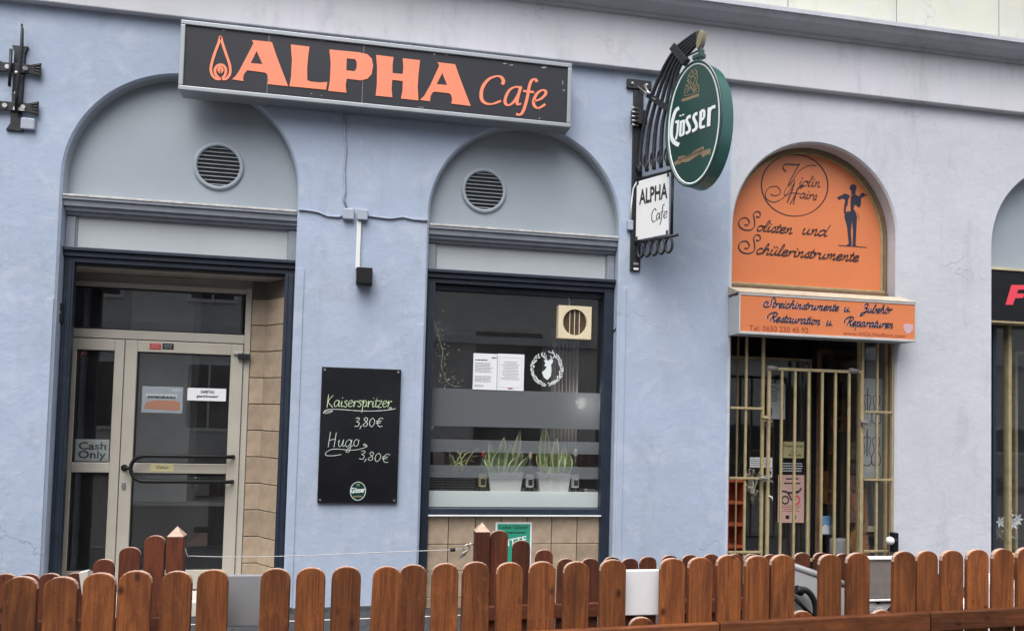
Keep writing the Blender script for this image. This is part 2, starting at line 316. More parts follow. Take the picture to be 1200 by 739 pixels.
# ------------------------------------------------------------------ mesh helpers
ORG = {}
class MB:
    def __init__(s): s.v = []; s.f = []; s.fm = []; s.mi = 0; s.smooth = []
    def add(s, vs_, fs, smooth=False):
        o = len(s.v); s.v += [tuple(p) for p in vs_]
        for q in fs: s.f.append(tuple(i+o for i in q)); s.fm.append(s.mi); s.smooth.append(smooth)
        return s
    def box(s, x0, x1, y0, y1, z0, z1):
        if x0 > x1: x0, x1 = x1, x0
        if y0 > y1: y0, y1 = y1, y0
        if z0 > z1: z0, z1 = z1, z0
        return s.add([(x0, y0, z0), (x1, y0, z0), (x1, y1, z0), (x0, y1, z0), (x0, y0, z1), (x1, y0, z1), (x1, y1, z1), (x0, y1, z1)],
                     [(0, 3, 2, 1), (4, 5, 6, 7), (0, 1, 5, 4), (1, 2, 6, 5), (2, 3, 7, 6), (3, 0, 4, 7)])
    def prism(s, pts, y0, y1, holes=()):                      # pts (x, z), extruded along y; caps triangulated
        from mathutils.geometry import tessellate_polygon
        loops = [list(pts)]+[list(h) for h in holes]
        flat = [p for l in loops for p in l]; n = len(flat)
        tris = tessellate_polygon([[Vector((p[0], p[1], 0)) for p in l] for l in loops])
        V = [(p[0], y0, p[1]) for p in flat]+[(p[0], y1, p[1]) for p in flat]
        F = []
        for a, b, c in tris:
            pa, pb, pc = flat[a], flat[b], flat[c]
            if (pb[0]-pa[0])*(pc[1]-pa[1])-(pb[1]-pa[1])*(pc[0]-pa[0]) < 0: b, c = c, b
            F += [(a, b, c), (n+a, n+c, n+b)]
        o = 0
        for k, l in enumerate(loops):
            area = sum(l[i][0]*l[(i+1) % len(l)][1]-l[(i+1) % len(l)][0]*l[i][1] for i in range(len(l)))
            for i in range(len(l)):
                a, b = o+i, o+(i+1) % len(l)
                ccw = (area > 0) != (k > 0)
                F.append((a, n+a, n+b, b) if ccw else (a, b, n+b, n+a))
            o += len(l)
        return s.add(V, F)
    def tube(s, path, r, n=8, cap=True, closed=False):
        path = [Vector(p) for p in path]; m = len(path)
        rr = r if isinstance(r, (list, tuple)) else [r]*m
        V = []; prev = None
        for i, p in enumerate(path):
            if closed: d = path[(i+1) % m]-path[i-1]
            else: d = path[min(i+1, m-1)]-path[max(i-1, 0)]
            d.normalize()
            if prev is None:
                a = Vector((0, 0, 1)) if abs(d.z) < 0.9 else Vector((1, 0, 0))
                u = d.cross(a).normalized()
            else: u = (prev-d*prev.dot(d)).normalized()
            prev = u; w = d.cross(u)
            for k in range(n):
                t = 2*math.pi*k/n
                V.append(p+(u*math.cos(t)+w*math.sin(t))*rr[i])
        F = []
        for i in range(m if closed else m-1):
            for k in range(n):
                a = i*n+k; b = i*n+(k+1) % n; j = ((i+1) % m)*n
                F.append((a, b, j+(k+1) % n, j+k))
        s.add(V, F, True)
        if cap and not closed:
            o = len(s.v)-len(V)
            s.f.append(tuple(o+k for k in reversed(range(n)))); s.fm.append(s.mi); s.smooth.append(False)
            s.f.append(tuple(o+(m-1)*n+k for k in range(n))); s.fm.append(s.mi); s.smooth.append(False)
        return s
    def lathe(s, c, prof, n=20):                              # prof [(r, z)], about the vertical through c
        V = []; F = []
        for r, z in prof:
            for k in range(n):
                t = 2*math.pi*k/n
                V.append((c[0]+r*math.cos(t), c[1]+r*math.sin(t), c[2]+z))
        for i in range(len(prof)-1):
            for k in range(n):
                F.append((i*n+k, i*n+(k+1) % n, (i+1)*n+(k+1) % n, (i+1)*n+k))
        F.append(tuple(reversed(range(n)))); F.append(tuple((len(prof)-1)*n+k for k in range(n)))
        return s.add(V, F, True)
    def disc(s, c, r, y0, y1, n=20):                          # short cylinder facing -y
        return s.prism([(c[0]+r*math.cos(2*math.pi*k/n), c[1]+r*math.sin(2*math.pi*k/n)) for k in range(n)], y0, y1)
    def ribbon(s, pts, w, y, contrast=0.0, ang=0.8, sub=6, closed=False, th=0.0012, taper=False):
        # a pen stroke through (x, z) points on the plane y (front face at y), smooth, with nib contrast
        p = [Vector((a, b)) for a, b in pts]
        q = []
        m = len(p)
        if m == 2: q = [p[0].lerp(p[1], k/2) for k in range(3)]
        else:
            for i in range(m if closed else m-1):
                p0 = p[i-1] if (i > 0 or closed) else p[0]*2-p[1]
                p1 = p[i]; p2 = p[(i+1) % m]
                p3 = p[(i+2) % m] if (i+2 < m or closed) else p2*2-p1
                for k in range(sub):
                    t = k/sub
                    q.append(0.5*((2*p1)+(p2-p0)*t+(2*p0-5*p1+4*p2-p3)*t*t+(3*p1-p0-3*p2+p3)*t**3))
            if not closed: q.append(p[-1])
        V = []; n = len(q)
        for i in range(n):
            d = (q[(i+1) % n]-q[i-1]) if closed else (q[min(i+1, n-1)]-q[max(i-1, 0)])
            if d.length < 1e-9: d = Vector((1, 0))
            d.normalize(); nn = Vector((-d.y, d.x))
            k = (1-contrast)+contrast*abs(math.sin(math.atan2(d.y, d.x)-ang))
            if taper: k *= 0.25+0.75*math.sin(math.pi*min(1, max(0, (i+0.5)/n)))
            h = w*0.5*k
            V += [(q[i].x+nn.x*h, y, q[i].y+nn.y*h), (q[i].x-nn.x*h, y, q[i].y-nn.y*h)]
        F = []
        for i in range(n if closed else n-1):
            j = (i+1) % n
            F.append((2*i, 2*i+1, 2*j+1, 2*j))
        return s.add(V, F)
    def build(s, name, material, parent=None, bevel=0.0, seg=2):
        o = ORG.get(parent.name, Vector((0, 0, 0))) if parent else Vector((0, 0, 0))
        me = bpy.data.meshes.new(name)
        me.from_pydata([(a-o.x, b-o.y, c-o.z) for a, b, c in s.v], [], s.f)
        for mm in (material if isinstance(material, (list, tuple)) else [material]): me.materials.append(mm)
        me.polygons.foreach_set('material_index', s.fm)
        me.polygons.foreach_set('use_smooth', s.smooth)
        me.update()
        ob = bpy.data.objects.new(name, me); col.objects.link(ob)
        if parent: ob.parent = parent; ORG[ob.name] = o
        if bevel:
            b = ob.modifiers.new('bevel', 'BEVEL'); b.width = bevel; b.segments = seg; b.limit_method = 'ANGLE'; b.angle_limit = rad(40)
        return ob

def tag(o, label, cat, group=None):
    o['label'] = label; o['category'] = cat
    if group: o['group'] = group
    return o
def struct(o): o['kind'] = 'structure'; return o
def thing(name, loc, label, cat, group=None):
    o = bpy.data.objects.new(name, None); col.objects.link(o); o.location = loc; o.empty_display_size = 0.1
    ORG[o.name] = Vector(loc)
    return tag(o, label, cat, group)
def solo(ob, label, cat, group=None, base=None):              # a one-mesh thing: put its origin at its base
    vs_ = [v.co for v in ob.data.vertices]
    c = Vector(base) if base else Vector(((min(v.x for v in vs_)+max(v.x for v in vs_))/2, (min(v.y for v in vs_)+max(v.y for v in vs_))/2, min(v.z for v in vs_)))
    ob.data.transform(Matrix.Translation(-c)); ob.location = c
    ORG[ob.name] = c
    return tag(ob, label, cat, group)
def piece(name, me, parent, loc, rot=(0, 0, 0), scale=(1, 1, 1)):   # shared mesh; loc in world space
    ob = bpy.data.objects.new(name, me); col.objects.link(ob); ob.parent = parent
    o = ORG.get(parent.name, Vector((0, 0, 0)))
    ob.location = Vector(loc)-o; ob.rotation_euler = rot; ob.scale = scale
    ORG[ob.name] = o
    return ob

def text_pts(body, bold=0.0, shear=0.0):
    cu = bpy.data.curves.new('t', 'FONT'); cu.body = body; cu.size = 1.0; cu.offset = bold; cu.shear = shear; cu.resolution_u = 3
    ob = bpy.data.objects.new('t', cu); col.objects.link(ob)
    dg = bpy.context.evaluated_depsgraph_get(); dg.update()
    me = bpy.data.meshes.new_from_object(ob.evaluated_get(dg))
    vs_ = [(v.co.x, v.co.y) for v in me.vertices]; fs = [tuple(p.vertices) for p in me.polygons]
    bpy.data.objects.remove(ob); bpy.data.curves.remove(cu); bpy.data.meshes.remove(me)
    return vs_, fs
def text_into(mb, body, q, y, bold=0.0, shear=0.0):
    # fill the quad q = (bottom-left, bottom-right, top-left) given as (x, z) on the plane y
    v, fs = text_pts(body, bold, shear)
    x0 = min(a for a, b in v); x1 = max(a for a, b in v); y0 = min(b for a, b in v); y1 = max(b for a, b in v)
    bl, br, tl = [Vector(k) for k in q]
    V = []
    for a, b in v:
        p = bl+(br-bl)*((a-x0)/(x1-x0))+(tl-bl)*((b-y0)/max(1e-6, y1-y0))
        V.append((p.x, y, p.y))
    F = []
    for f in fs:
        ar = sum(V[f[i]][0]*V[f[(i+1) % len(f)]][2]-V[f[(i+1) % len(f)]][0]*V[f[i]][2] for i in range(len(f)))
        F.append(f if ar > 0 else tuple(reversed(f)))
    return mb.add(V, F)

# a small pen alphabet: strokes in x-height units
G = {
 'a': (.92, [[(.62,.82),(.4,1),(.1,.75),(.02,.35),(.16,.02),(.4,.12),(.62,.55),(.7,.97)], [(.7,.98),(.64,.3),(.74,.02),(.92,.2)]]),
 'b': (.80, [[(0,.3),(.26,1.2),(.3,1.75),(.17,1.8),(.08,1.4),(.06,.3),(.22,0),(.5,.1),(.6,.5),(.5,.85),(.8,.8)]]),
 'c': (.66, [[(.55,.8),(.4,1),(.15,.85),(.03,.45),(.15,.05),(.38,.02),(.66,.25)]]),
 'd': (.95, [[(.62,.82),(.4,1),(.1,.75),(.02,.35),(.16,.02),(.4,.12),(.62,.55),(.7,.97)], [(.86,2.0),(.74,1.2),(.66,.3),(.76,.02),(.95,.2)]]),
 'e': (.70, [[(.05,.45),(.4,.55),(.55,.8),(.4,1),(.15,.85),(.03,.45),(.18,.04),(.42,.03),(.70,.25)]]),
 'f': (.50, [[(.6,1.75),(.5,1.9),(.36,1.5),(.2,0),(.06,-.7),(-.1,-.75)], [(0,.95),(.55,1.0)]]),
 'g': (.95, [[(.62,.82),(.4,1),(.1,.75),(.02,.35),(.16,.02),(.4,.12),(.62,.55),(.7,.97)], [(.7,.98),(.6,-.4),(.4,-.75),(.15,-.6),(.4,-.2),(.95,.2)]]),
 'h': (.85, [[(0,.3),(.3,1.3),(.32,1.8),(.2,1.8),(.1,1.3),(.05,0)], [(.06,.1),(.3,.85),(.5,.95),(.55,.6),(.52,.15),(.62,0),(.85,.22)]]),
 'i': (.42, [[(0,.45),(.15,.97),(.11,.3),(.2,.02),(.42,.22)], [(.15,1.36),(.19,1.46)]]),
 'l': (.42, [[(0,.3),(.3,1.3),(.32,1.85),(.2,1.85),(.08,1.2),(.06,.25),(.16,.02),(.42,.22)]]),
 'm': (1.14, [[(0,.7),(.12,.95),(.1,0)], [(.1,.1),(.3,.85),(.45,.95),(.48,.6),(.46,0)], [(.46,.1),(.66,.85),(.8,.95),(.84,.6),(.82,.12),(.92,0),(1.14,.22)]]),
 'n': (.78, [[(0,.7),(.12,.95),(.1,0)], [(.1,.1),(.3,.85),(.45,.95),(.5,.6),(.46,.12),(.56,0),(.78,.22)]]),
 'o': (.72, [[(.4,1),(.12,.8),(.03,.4),(.2,.02),(.5,.15),(.58,.6),(.4,1),(.5,.84),(.72,.82)]]),
 'p': (.78, [[(0,.6),(.14,1),(.08,-.9)], [(.1,.1),(.3,.9),(.5,.95),(.6,.55),(.5,.1),(.25,.02)], [(.5,.1),(.78,.2)]]),
 'r': (.62, [[(0,.6),(.14,.98),(.1,0)], [(.1,.2),(.3,.85),(.5,.95),(.6,.78)]]),
 's': (.58, [[(0,.2),(.34,1.0),(.46,.5),(.36,.05),(.1,.05)], [(.36,.04),(.58,.22)]]),
 't': (.42, [[(.05,.4),(.24,1.6),(.11,.3),(.2,.02),(.42,.22)], [(-.05,1.0),(.42,1.05)]]),
 'u': (.88, [[(0,.6),(.13,.98),(.07,.3),(.2,.02),(.4,.15),(.6,.95)], [(.62,.98),(.57,.3),(.66,.02),(.88,.22)]]),
 'z': (.62, [[(0,.95),(.5,.97),(.02,.03),(.55,.02)]]),
 'K': (.95, [[(.08,2.0),(.02,.0)], [(.75,1.9),(.1,.95),(.55,.3),(.8,.0)]]),
 'H': (1.15, [[(.1,2.1),(.04,0)], [(.8,2.0),(.72,0)], [(.05,.95),(.75,1.1)]]),
 'S': (1.15, [[(1.1,1.55),(1.12,1.95),(.85,2.15),(.62,1.8),(.72,1.2),(.85,.6),(.6,.1),(.1,0),(-.35,.35),(-.35,.95),(.05,1.2),(.3,.9),(.1,.55)]]),
 'Z': (1.1, [[(.1,1.6),(.3,2.0),(.8,1.8),(.7,1.2),(.4,1.0),(.8,.9),(.85,.2),(.5,-.55),(.1,-.75),(.0,-.4),(.5,.0),(1.1,.22)]]),
 'R': (1.2, [[(.55,1.95),(.4,1.0),(.3,.0)], [(-.2,.6),(-.4,1.2),(.0,1.85),(.6,2.05),(1.0,1.75),(.85,1.2),(.4,1.0),(.75,.6),(.95,.05),(1.2,.22)]]),
 'V': (1.1, [[(-.1,1.6),(.2,2.0),(.35,1.2),(.4,0),(.8,1.5),(1.3,2.0)]]),
 'A': (1.2, [[(-.2,.3),(.0,.0),(.4,.6),(.9,2.0),(.85,.9),(.95,.0)], [(.3,.75),(.95,.8)]]),
 'F': (1.0, [[(.1,1.8),(.9,1.9)], [(.5,1.85),(.3,0)]]),
 '3': (.8, [[(.08,1.55),(.4,1.75),(.6,1.4),(.25,1.0),(.62,.75),(.5,.1),(.05,.1)]]),
 '8': (.85, [[(.6,1.5),(.3,1.7),(.1,1.35),(.55,.75),(.6,.25),(.3,0),(.05,.3),(.5,1.0),(.6,1.5)]]),
 '0': (.95, [[(.4,1.7),(.1,1.2),(.1,.4),(.4,0),(.7,.5),(.7,1.3),(.4,1.7)]]),
 ',': (.35, [[(.12,.25),(.1,-.1),(-.02,-.4)]]),
 '.': (.35, [[(.08,.02),(.14,.10)]]),
 '€': (1.1, [[(.95,1.5),(.6,1.7),(.25,1.2),(.25,.4),(.6,0),(.95,.15)], [(.0,1.05),(.75,1.1)], [(.0,.7),(.65,.75)]]),
 ' ': (.55, []),
}
G['ß'] = (.6, [[(.5,.85),(.3,1),(.1,.8),(.4,.45),(.45,.15),(.2,0),(0,.15)]])
G['ü'] = (.88, G['u'][1]+[[(.2,1.36),(.24,1.46)], [(.5,1.36),(.54,1.46)]])
G['ö'] = (.72, G['o'][1]+[[(.2,1.36),(.24,1.46)], [(.45,1.36),(.49,1.46)]])
def script(mb, body, p0, p1, xh, w, y, slant=0.42, contrast=0.65, ang=1.0, jitter=0.0, dy=0.00003):
    adv = sum(G[c][0] for c in body)
    p0 = Vector(p0); p1 = Vector(p1); d = p1-p0
    kx = d.length/(adv+slant*0.3); dn = d.normalized(); up = Vector((-dn.y, dn.x)); pen = 0.0
    for c in body:
        a, strokes = G[c]
        jr = random.uniform(-jitter, jitter)
        for st in strokes:
            y -= dy
            q = []
            for sx, sz in st:
                sz2 = sz+jr
                v = p0+dn*((pen+sx)*kx+sz2*xh*slant)+up*(sz2*xh)
                q.append((v.x, v.y))
            mb.ribbon(q, w*(1.5 if len(st) == 2 and c in 'iüö.' else 1), y, contrast if len(st) > 2 else 0.0, ang, 5)
        pen += a
    return y

# ================================================================== ground, street
def sheet(name, x0, x1, y0, y1, dz, m, th=0.0):
    mb = MB()
    z = lambda x: gz(x)+dz
    if th:
        mb.add([(x0, y0, z(x0)-th), (x1, y0, z(x1)-th), (x1, y1, z(x1)-th), (x0, y1, z(x0)-th), (x0, y0, z(x0)), (x1, y0, z(x1)), (x1, y1, z(x1)), (x0, y1, z(x0))],
               [(0, 3, 2, 1), (4, 5, 6, 7), (0, 1, 5, 4), (1, 2, 6, 5), (2, 3, 7, 6), (3, 0, 4, 7)])
    else:
        mb.add([(x0, y0, z(x0)), (x1, y0, z(x1)), (x1, y1, z(x1)), (x0, y1, z(x0))], [(0, 1, 2, 3)])
    return struct(mb.build(name, m))
sheet('ground', -120, 120, -120, 60, -0.16, M['paving'])
sheet('road', -60, 60, -13.5, -2.34, -0.13, M['asphalt'])
walk = sheet('pavement', -30, 30, -2.2, -0.004, 0.0, mat('dark_asphalt_walk', (.045, .047, .052), .9, var=.35, vscale=30, bump=.3, bscale=140, spec=.15), 0.14)
kerb_me = None
for i in range(-14, 18):                                       # granite kerb stones, one metre each
    mb = MB(); x0 = i*1.0+0.006; x1 = i*1.0+0.994
    mb.box(x0, x1, -2.33, -2.206, gz(i+0.5)-0.14, gz(i+0.5)+0.006)
    mb.build('kerbstone', M['paving'], walk, 0.012)
far = sheet('far_pavement', -40, 40, -19.0, -13.5, 0.0, M['paving'], 0.14)

# ================================================================== the building
TOP = 4.60
OPEN = [(-2.285, -0.597, 3.335), (0.430, 2.030, 3.245), (3.062, 4.652, 3.345), (5.655, 7.245, 3.34)]   # left, right, springing
bld = thing('building', (2.0, 0.3, 0.1), 'plastered building with arched openings, blue on the left and pale grey on the right', 'building')
NA = 40
mb = MB()
edges = [-7.0]
for a, b, s_ in OPEN: edges += [a, b]
edges.append(13.0)
CH = 0.016
for i in range(0, len(edges), 2):                              # piers
    x0, x1 = edges[i], edges[i+1]
    a = x0+(CH if i else 0); b = x1-(CH if i+2 < len(edges) else 0)
    n = 8
    for k in range(n):
        z0 = 0.0+(TOP+0.05)*k/n; z1 = (TOP+0.05)*(k+1)/n
        mb.add([(a, 0, z0), (b, 0, z0), (b, 0, z1), (a, 0, z1)], [(0, 1, 2, 3)])
for a, b, s_ in OPEN:
    cx_ = (a+b)/2; r = (b-a)/2
    arc = [(cx_-r*math.cos(math.pi*k/NA), s_+r*math.sin(math.pi*k/NA)) for k in range(NA+1)]
    arco = [(cx_-(r+CH)*math.cos(math.pi*k/NA), s_+(r+CH)*math.sin(math.pi*k/NA)) for k in range(NA+1)]
    for k in range(NA):
        (xa, za), (xb, zb) = arco[k], arco[k+1]
        mb.add([(xa, 0, za), (xb, 0, zb), (xb, 0, TOP+0.05), (xa, 0, TOP+0.05)], [(0, 1, 2, 3)])
    prof_o = [(a-CH, 0.0)]+arco+[(b+CH, 0.0)]
    prof_i = [(a, 0.0)]+arc+[(b, 0.0)]
    for k in range(len(prof_i)-1):
        (xa, za), (xb, zb) = prof_o[k], prof_o[k+1]; (xc, zc), (xd, zd) = prof_i[k], prof_i[k+1]
        mb.add([(xa, 0, za), (xc, CH, zc), (xd, CH, zd), (xb, 0, zb)], [(0, 1, 2, 3)])
        mb.add([(xc, CH, zc), (xc, 0.30, zc), (xd, 0.30, zd), (xd, CH, zd)], [(0, 1, 2, 3)], True)
    # narrow slivers between the pier edge (a) and the chamfered pier are closed by the chamfer above
wall = mb.build('wall', M['wall'], bld)
# dark stone plinth along the foot of the piers
for i in range(0, len(edges), 2):
    x0, x1 = edges[i], edges[i+1]
    m2 = MB(); m2.add([(x0+.02, -0.012, gz(x0)-.1), (x1-.02, -0.012, gz(x1)-.1), (x1-.02, -0.012, gz(x1)+.035), (x0+.02, -0.012, gz(x0)+.035), (x0+.02, 0.001, gz(x0)+.035), (x1-.02, 0.001, gz(x1)+.035)],
                      [(0, 1, 2, 3), (3, 2, 5, 4)])
    m2.build('plinth', M['plinth'], bld)
# plaster corner strips beside the openings
for px, py, side in ((-2.285, 2.42, -1), (-0.597, 2.75, 1), (0.430, 2.36, -1), (2.030, 2.75, 1)):
    m2 = MB(); w_ = 0.055
    x0, x1 = (px-w_-CH, px-CH) if side < 0 else (px+CH, px+w_+CH)
    m2.box(x0, x1, -0.007, 0.003, gz(px)+.04, py); m2.build('corner_strip', M['wall'], bld, 0.003)
# frieze, cornice, upper wall
m2 = MB(); m2.box(-7, 13, -0.065, 0.10, TOP, 5.06); m2.build('frieze', M['frieze'], bld, 0.008)
prof = [(-0.065, 5.05), (-0.10, 5.055), (-0.105, 5.075), (-0.16, 5.085), (-0.215, 5.11), (-0.245, 5.145), (-0.25, 5.15), (-0.262, 5.15), (-0.262, 5.185), (-0.05, 5.21), (0.1, 5.21), (0.1, 5.05)]
m2 = MB(); n = len(prof)
m2.add([(-7, y, z) for y, z in prof]+[(13, y, z) for y, z in prof], [(k, (k+1) % n, n+(k+1) % n, n+k) for k in range(n)]+[tuple(range(n)), tuple(range(2*n-1, n-1, -1))])
m2.build('cornice', M['cornice'], bld)
up = MB(); up.box(-7, 13, 0.02, 0.2, 5.15, 9.0); up = up.build('upper_wall', M['cornice'], bld)
for i in range(-6, 9):
    xj = P(1050, 20, -0.04).x+i*1.075
    for j in range(4):
        m2 = MB(); m2.box(xj+0.004, xj+1.071, -0.05, 0.03, 5.195+j*0.9+0.004, 5.195+(j+1)*0.9-0.004)
        m2.build('render_panel', M['upper'], up, 0.006)
# solid mass behind so that no light leaks round the rooms
m2 = MB(); m2.box(-7, 13, 0.35, 0.55, 4.75, 9.0); m2.build('core_wall', M['room'], bld)

def arch_pts(a, b, s_, inset=0.0, n=40, base=None):
    cx_ = (a+b)/2; r = (b-a)/2-inset
    p = [(cx_+r*math.cos(math.pi*k/n), s_+r*math.sin(math.pi*k/n)) for k in range(n+1)]
    if base is not None: p = [(cx_+r, base)]+p+[(cx_-r, base)]
    return p

def moulded_head(a, b, s_, zl):
    """tympanum board, moulded ledge, pale panel, navy surround (openings of the cafe)"""
    o = MB(); o.prism(arch_pts(a, b, s_, -0.01, base=zl-0.05), 0.105, 0.15); tp = o.build('tympanum_board', M['tymp'], bld)
    o = MB(); A1 = arch_pts(a, b, s_, .006, 40, zl); n = len(A1)
    V = [(x, .108, z) for x, z in A1]+[(x, .024, z) for x, z in A1]+[(x, .018, z) for x, z in arch_pts(a, b, s_, .001, 40, zl)]
    o.add(V, [(i*n+k, i*n+k+1, (i+1)*n+k+1, (i+1)*n+k) for i in range(2) for k in range(n-1)], True); o.build('arch_lining', M['tymp'], bld)
    o = MB()
    prof = [(0.14, zl+0.005), (0.03, zl-0.004), (0.015, zl-0.012), (0.015, zl-0.03), (0.03, zl-0.036), (0.035, zl-0.075), (0.055, zl-0.08), (0.06, zl-0.105), (0.085, zl-0.110), (0.09, zl-0.13), (0.115, zl-0.135), (0.14, zl-0.15)]
    n = len(prof); x0, x1 = a+0.003, b-0.003
    o.add([(x0, y, z) for y, z in prof]+[(x1, y, z) for y, z in prof], [(k+1, k, n+k, n+k+1) for k in range(n-1)]+[tuple(range(n)), tuple(range(2*n-1, n-1, -1))])
    o.build('ledge_moulding', M['ledge'], bld)
    o = MB(); o.box(a+.004, b-.004, .009, .10, zl-.011, zl+.006); o.build('ledge_lip', mat('worn_pale_lip', (.47, .46, .45), .6, var=.25, vscale=20, dirt=.7, dirtcol=(.22, .22, .24)), bld, .003)
    o = MB(); o.box(a+.003, a+.068, 0.10, 0.16, 2.815, zl-.14); o.build('panel_stile', M['ledge'], bld, 0.004)
    o = MB(); o.box(b-.068, b-.003, 0.10, 0.16, 2.815, zl-.14); o.build('panel_stile', M['ledge'], bld, 0.004)
    o = MB(); o.box(a+.078, b-.078, 0.122, 0.16, 2.815, zl-.12); o.build('pale_panel', M['pale'], bld, 0.003)
    for xx in (a+.0685, b-.0775):
        o = MB(); o.box(xx, xx+.009, 0.113, 0.16, 2.815, zl-.14); o.build('panel_bead', M['ledge'], bld)
    return tp
zl = 3.203
moulded_head(*OPEN[0], zl)
moulded_head(*OPEN[1], 3.176)
def navy_surround(a, b, zb, ztop=2.825, wl=0.075, wr=0.085):
    o = MB(); o.box(a+.002, b-.002, 0.055, 0.20, ztop-.028, ztop); o.build('head_cap', M['navy'], bld, 0.004)
    o = MB(); o.box(a+.004, b-.004, 0.078, 0.20, ztop-.068, ztop-.029); o.build('head_rail', M['navy'], bld, 0.004)
    o = MB(); o.box(a+.006, b-.006, 0.10, 0.20, ztop-.108, ztop-.069); o.build('head_rail', M['navy'], bld, 0.004)
    for x0, x1 in ((a+.004, a+wl), (b-wr, b-.004)):
        o = MB(); o.box(x0, x1, 0.10, 0.155, zb, ztop-.1085)
        g = (x1-x0)
        o.box(x0+g*.18, x0+g*.34, 0.092, 0.101, zb, ztop-.109); o.box(x0+g*.66, x0+g*.82, 0.092, 0.101, zb, ztop-.109)
        o.build('jamb', M['navy'], bld, 0.003)
navy_surround(OPEN[0][0], OPEN[0][1], gz(-2)-.02)
navy_surround(OPEN[1][0], OPEN[1][1], gz(1)-.02)
o = MB(); q = P(71, 366, 0.09); o.box(q.x-.028, q.x+.022, .072, .092, q.z-.07, q.z+.07); hb = o.build('hinge_plate', M['iron'], bld, .004)
o = MB(); o.disc((q.x-.004, q.z), .014, .062, .073, 12); o.build('hinge_bolt', M['steel'], hb)
o = MB(); q = P(722, 388, .09); o.tube([(q.x-.02, .09, q.z), (q.x-.02, .05, q.z+.01), (q.x-.005, .04, q.z+.04), (q.x+.01, .05, q.z+.02)], .008, 8); o.build('shutter_hook', M['iron'], bld)

# ------------------------------------------------------------------ cafe entrance
YD = 0.40
def D(px, py, Y=YD): return P(px, py, Y)
dz0 = 0.19                                                     # door sill
xl = D(74, 500).x; 
lx0, lx1 = -2.42, D(289.5, 450).x                              # frame extents
zt1 = D(180, 332).z; ztr = D(180, 390).z
ent = MB()
ent.box(lx0, lx0+.055, YD, YD+.07, dz0, zt1); ent.box(lx1-.035, lx1+.012, YD, YD+.07, dz0, zt1)
zta = (D(83, 334.5).z+D(284.7, 343.8).z)/2; ztb = (D(80, 384.4).z+D(283, 392).z)/2
ent.box(lx0+.055, lx1-.035, YD, YD+.07, zta, zta+.04)
zlf = (D(77.6, 396.4).z+D(286.7, 402.6).z)/2
ent.box(lx0+.055, lx1-.035, YD, YD+.07, zlf+.008, ztb)
ef = ent.build('entrance_frame', M['beige'], bld, .004)
o = MB(); xa, xb = D(83, 334.5).x, D(284.7, 343.8).x; o.box(lx0+.05, xb+.004, YD+.03, YD+.036, ztb-.002, zta+.002); o.build('transom_pane', M['glass'], ef)
o = MB()
for (a, b, c, d) in ((lx0+.055, lx1-.035, zta-.012, zta), (lx0+.055, lx1-.035, ztb, ztb+.012), (xb-.012, xb+.003, ztb+.012, zta-.012)):
    o.box(a, b, YD+.012, YD+.03, c, d)
o.build('glazing_gasket', M['rubber'], ef)
def leaf(name, x0, x1, g0, g1, zbot, ztop, gz_, hinge=None):
    """aluminium leaf: stiles, rails, two panes"""
    o = MB(); zg1, zm1, zm0, zg0 = gz_
    o.box(x0, g0, YD-.012, YD+.05, zbot, ztop); o.box(g1, x1, YD-.012, YD+.05, zbot, ztop)
    o.box(g0, g1, YD-.012, YD+.05, zg1, ztop); o.box(g0, g1, YD-.010, YD+.05, zm0, zm1); o.box(g0, g1, YD-.012, YD+.05, zbot, zg0)
    lf = o.build(name, M['beige'], bld, .004)
    for za, zb_ in ((zm1, zg1), (zg0, zm0)):
        o = MB(); o.box(g0-.003, g1+.003, YD+.018, YD+.024, za-.003, zb_+.003); o.build('pane', M['glass'], lf)
        o = MB(); e = .009
        o.box(g0, g0+e, YD+.006, YD+.018, za, zb_); o.box(g1-e, g1, YD+.006, YD+.018, za, zb_)
        o.box(g0+e, g1-e, YD+.006, YD+.018, zb_-e, zb_); o.box(g0+e, g1-e, YD+.006, YD+.018, za, za+e)
        o.build('glazing_gasket', M['rubber'], lf)
    return lf
avx = lambda *q: sum(D(*p).x for p in q)/len(q)
avz = lambda *q: sum(D(*p).z for p in q)/len(q)
zz = (avz((91, 410), (135, 411.4), (161, 412), (270, 414.7)), avz((84, 542), (127, 542.5), (156, 542), (266, 542)), avz((83, 554), (127, 554), (154, 553.4), (266, 553.4)), avz((77, 670), (122, 669.6), (150, 667), (261, 665)))
dlx = avx((147, 398), (135, 675))
side = leaf('side_light', lx0+.057, dlx-.004, avx((90.8, 410), (77, 670)), avx((135, 411.4), (122.6, 669.6)), dz0+.012, zlf, zz)
doorr = avx((286.7, 402.6), (273, 675))
door = leaf('entrance_door', dlx+.002, lx1-.038, avx((161, 412), (150, 666.6)), avx((270.4, 414.7), (261, 665)), dz0+.012, zlf, zz)
# U-shaped pull bar
z1 = D(200, 533.5).z; z0 = D(200, 563).z; xr = D(274, 534).x; xm = D(156, 548).x; rr = (z1-z0)/2; zc = (z0+z1)/2
path = [(xr, YD-.012, z1), (xr-.02, YD-.06, z1)]+[(xm+rr-rr*math.sin(t), YD-.065, zc+rr*math.cos(t)) for t in [math.pi*k/14 for k in range(15)]]+[(xr-.02, YD-.06, z0), (xr, YD-.012, z0)]
o = MB(); o.tube(path, .0155, 12); pb = o.build('pull_bar', M['black'], door)
o = MB(); o.tube([(xm-.06, YD-.012, zc), (xm-.045, YD-.055, zc), (xm+.01, YD-.065, zc)], .013, 10); o.disc((xm-.06, zc), .026, YD-.02, YD-.012, 14); o.build('bar_rose', M['black'], door)
o = MB(); q = D(145.5, 568.5); 
o.prism([(q.x+.017*math.cos(t), q.z+.03*math.sin(t)) for t in [2*math.pi*k/18 for k in range(18)]], YD-.020, YD-.012); lk = o.build('lock_escutcheon', M['steel'], door, .002)
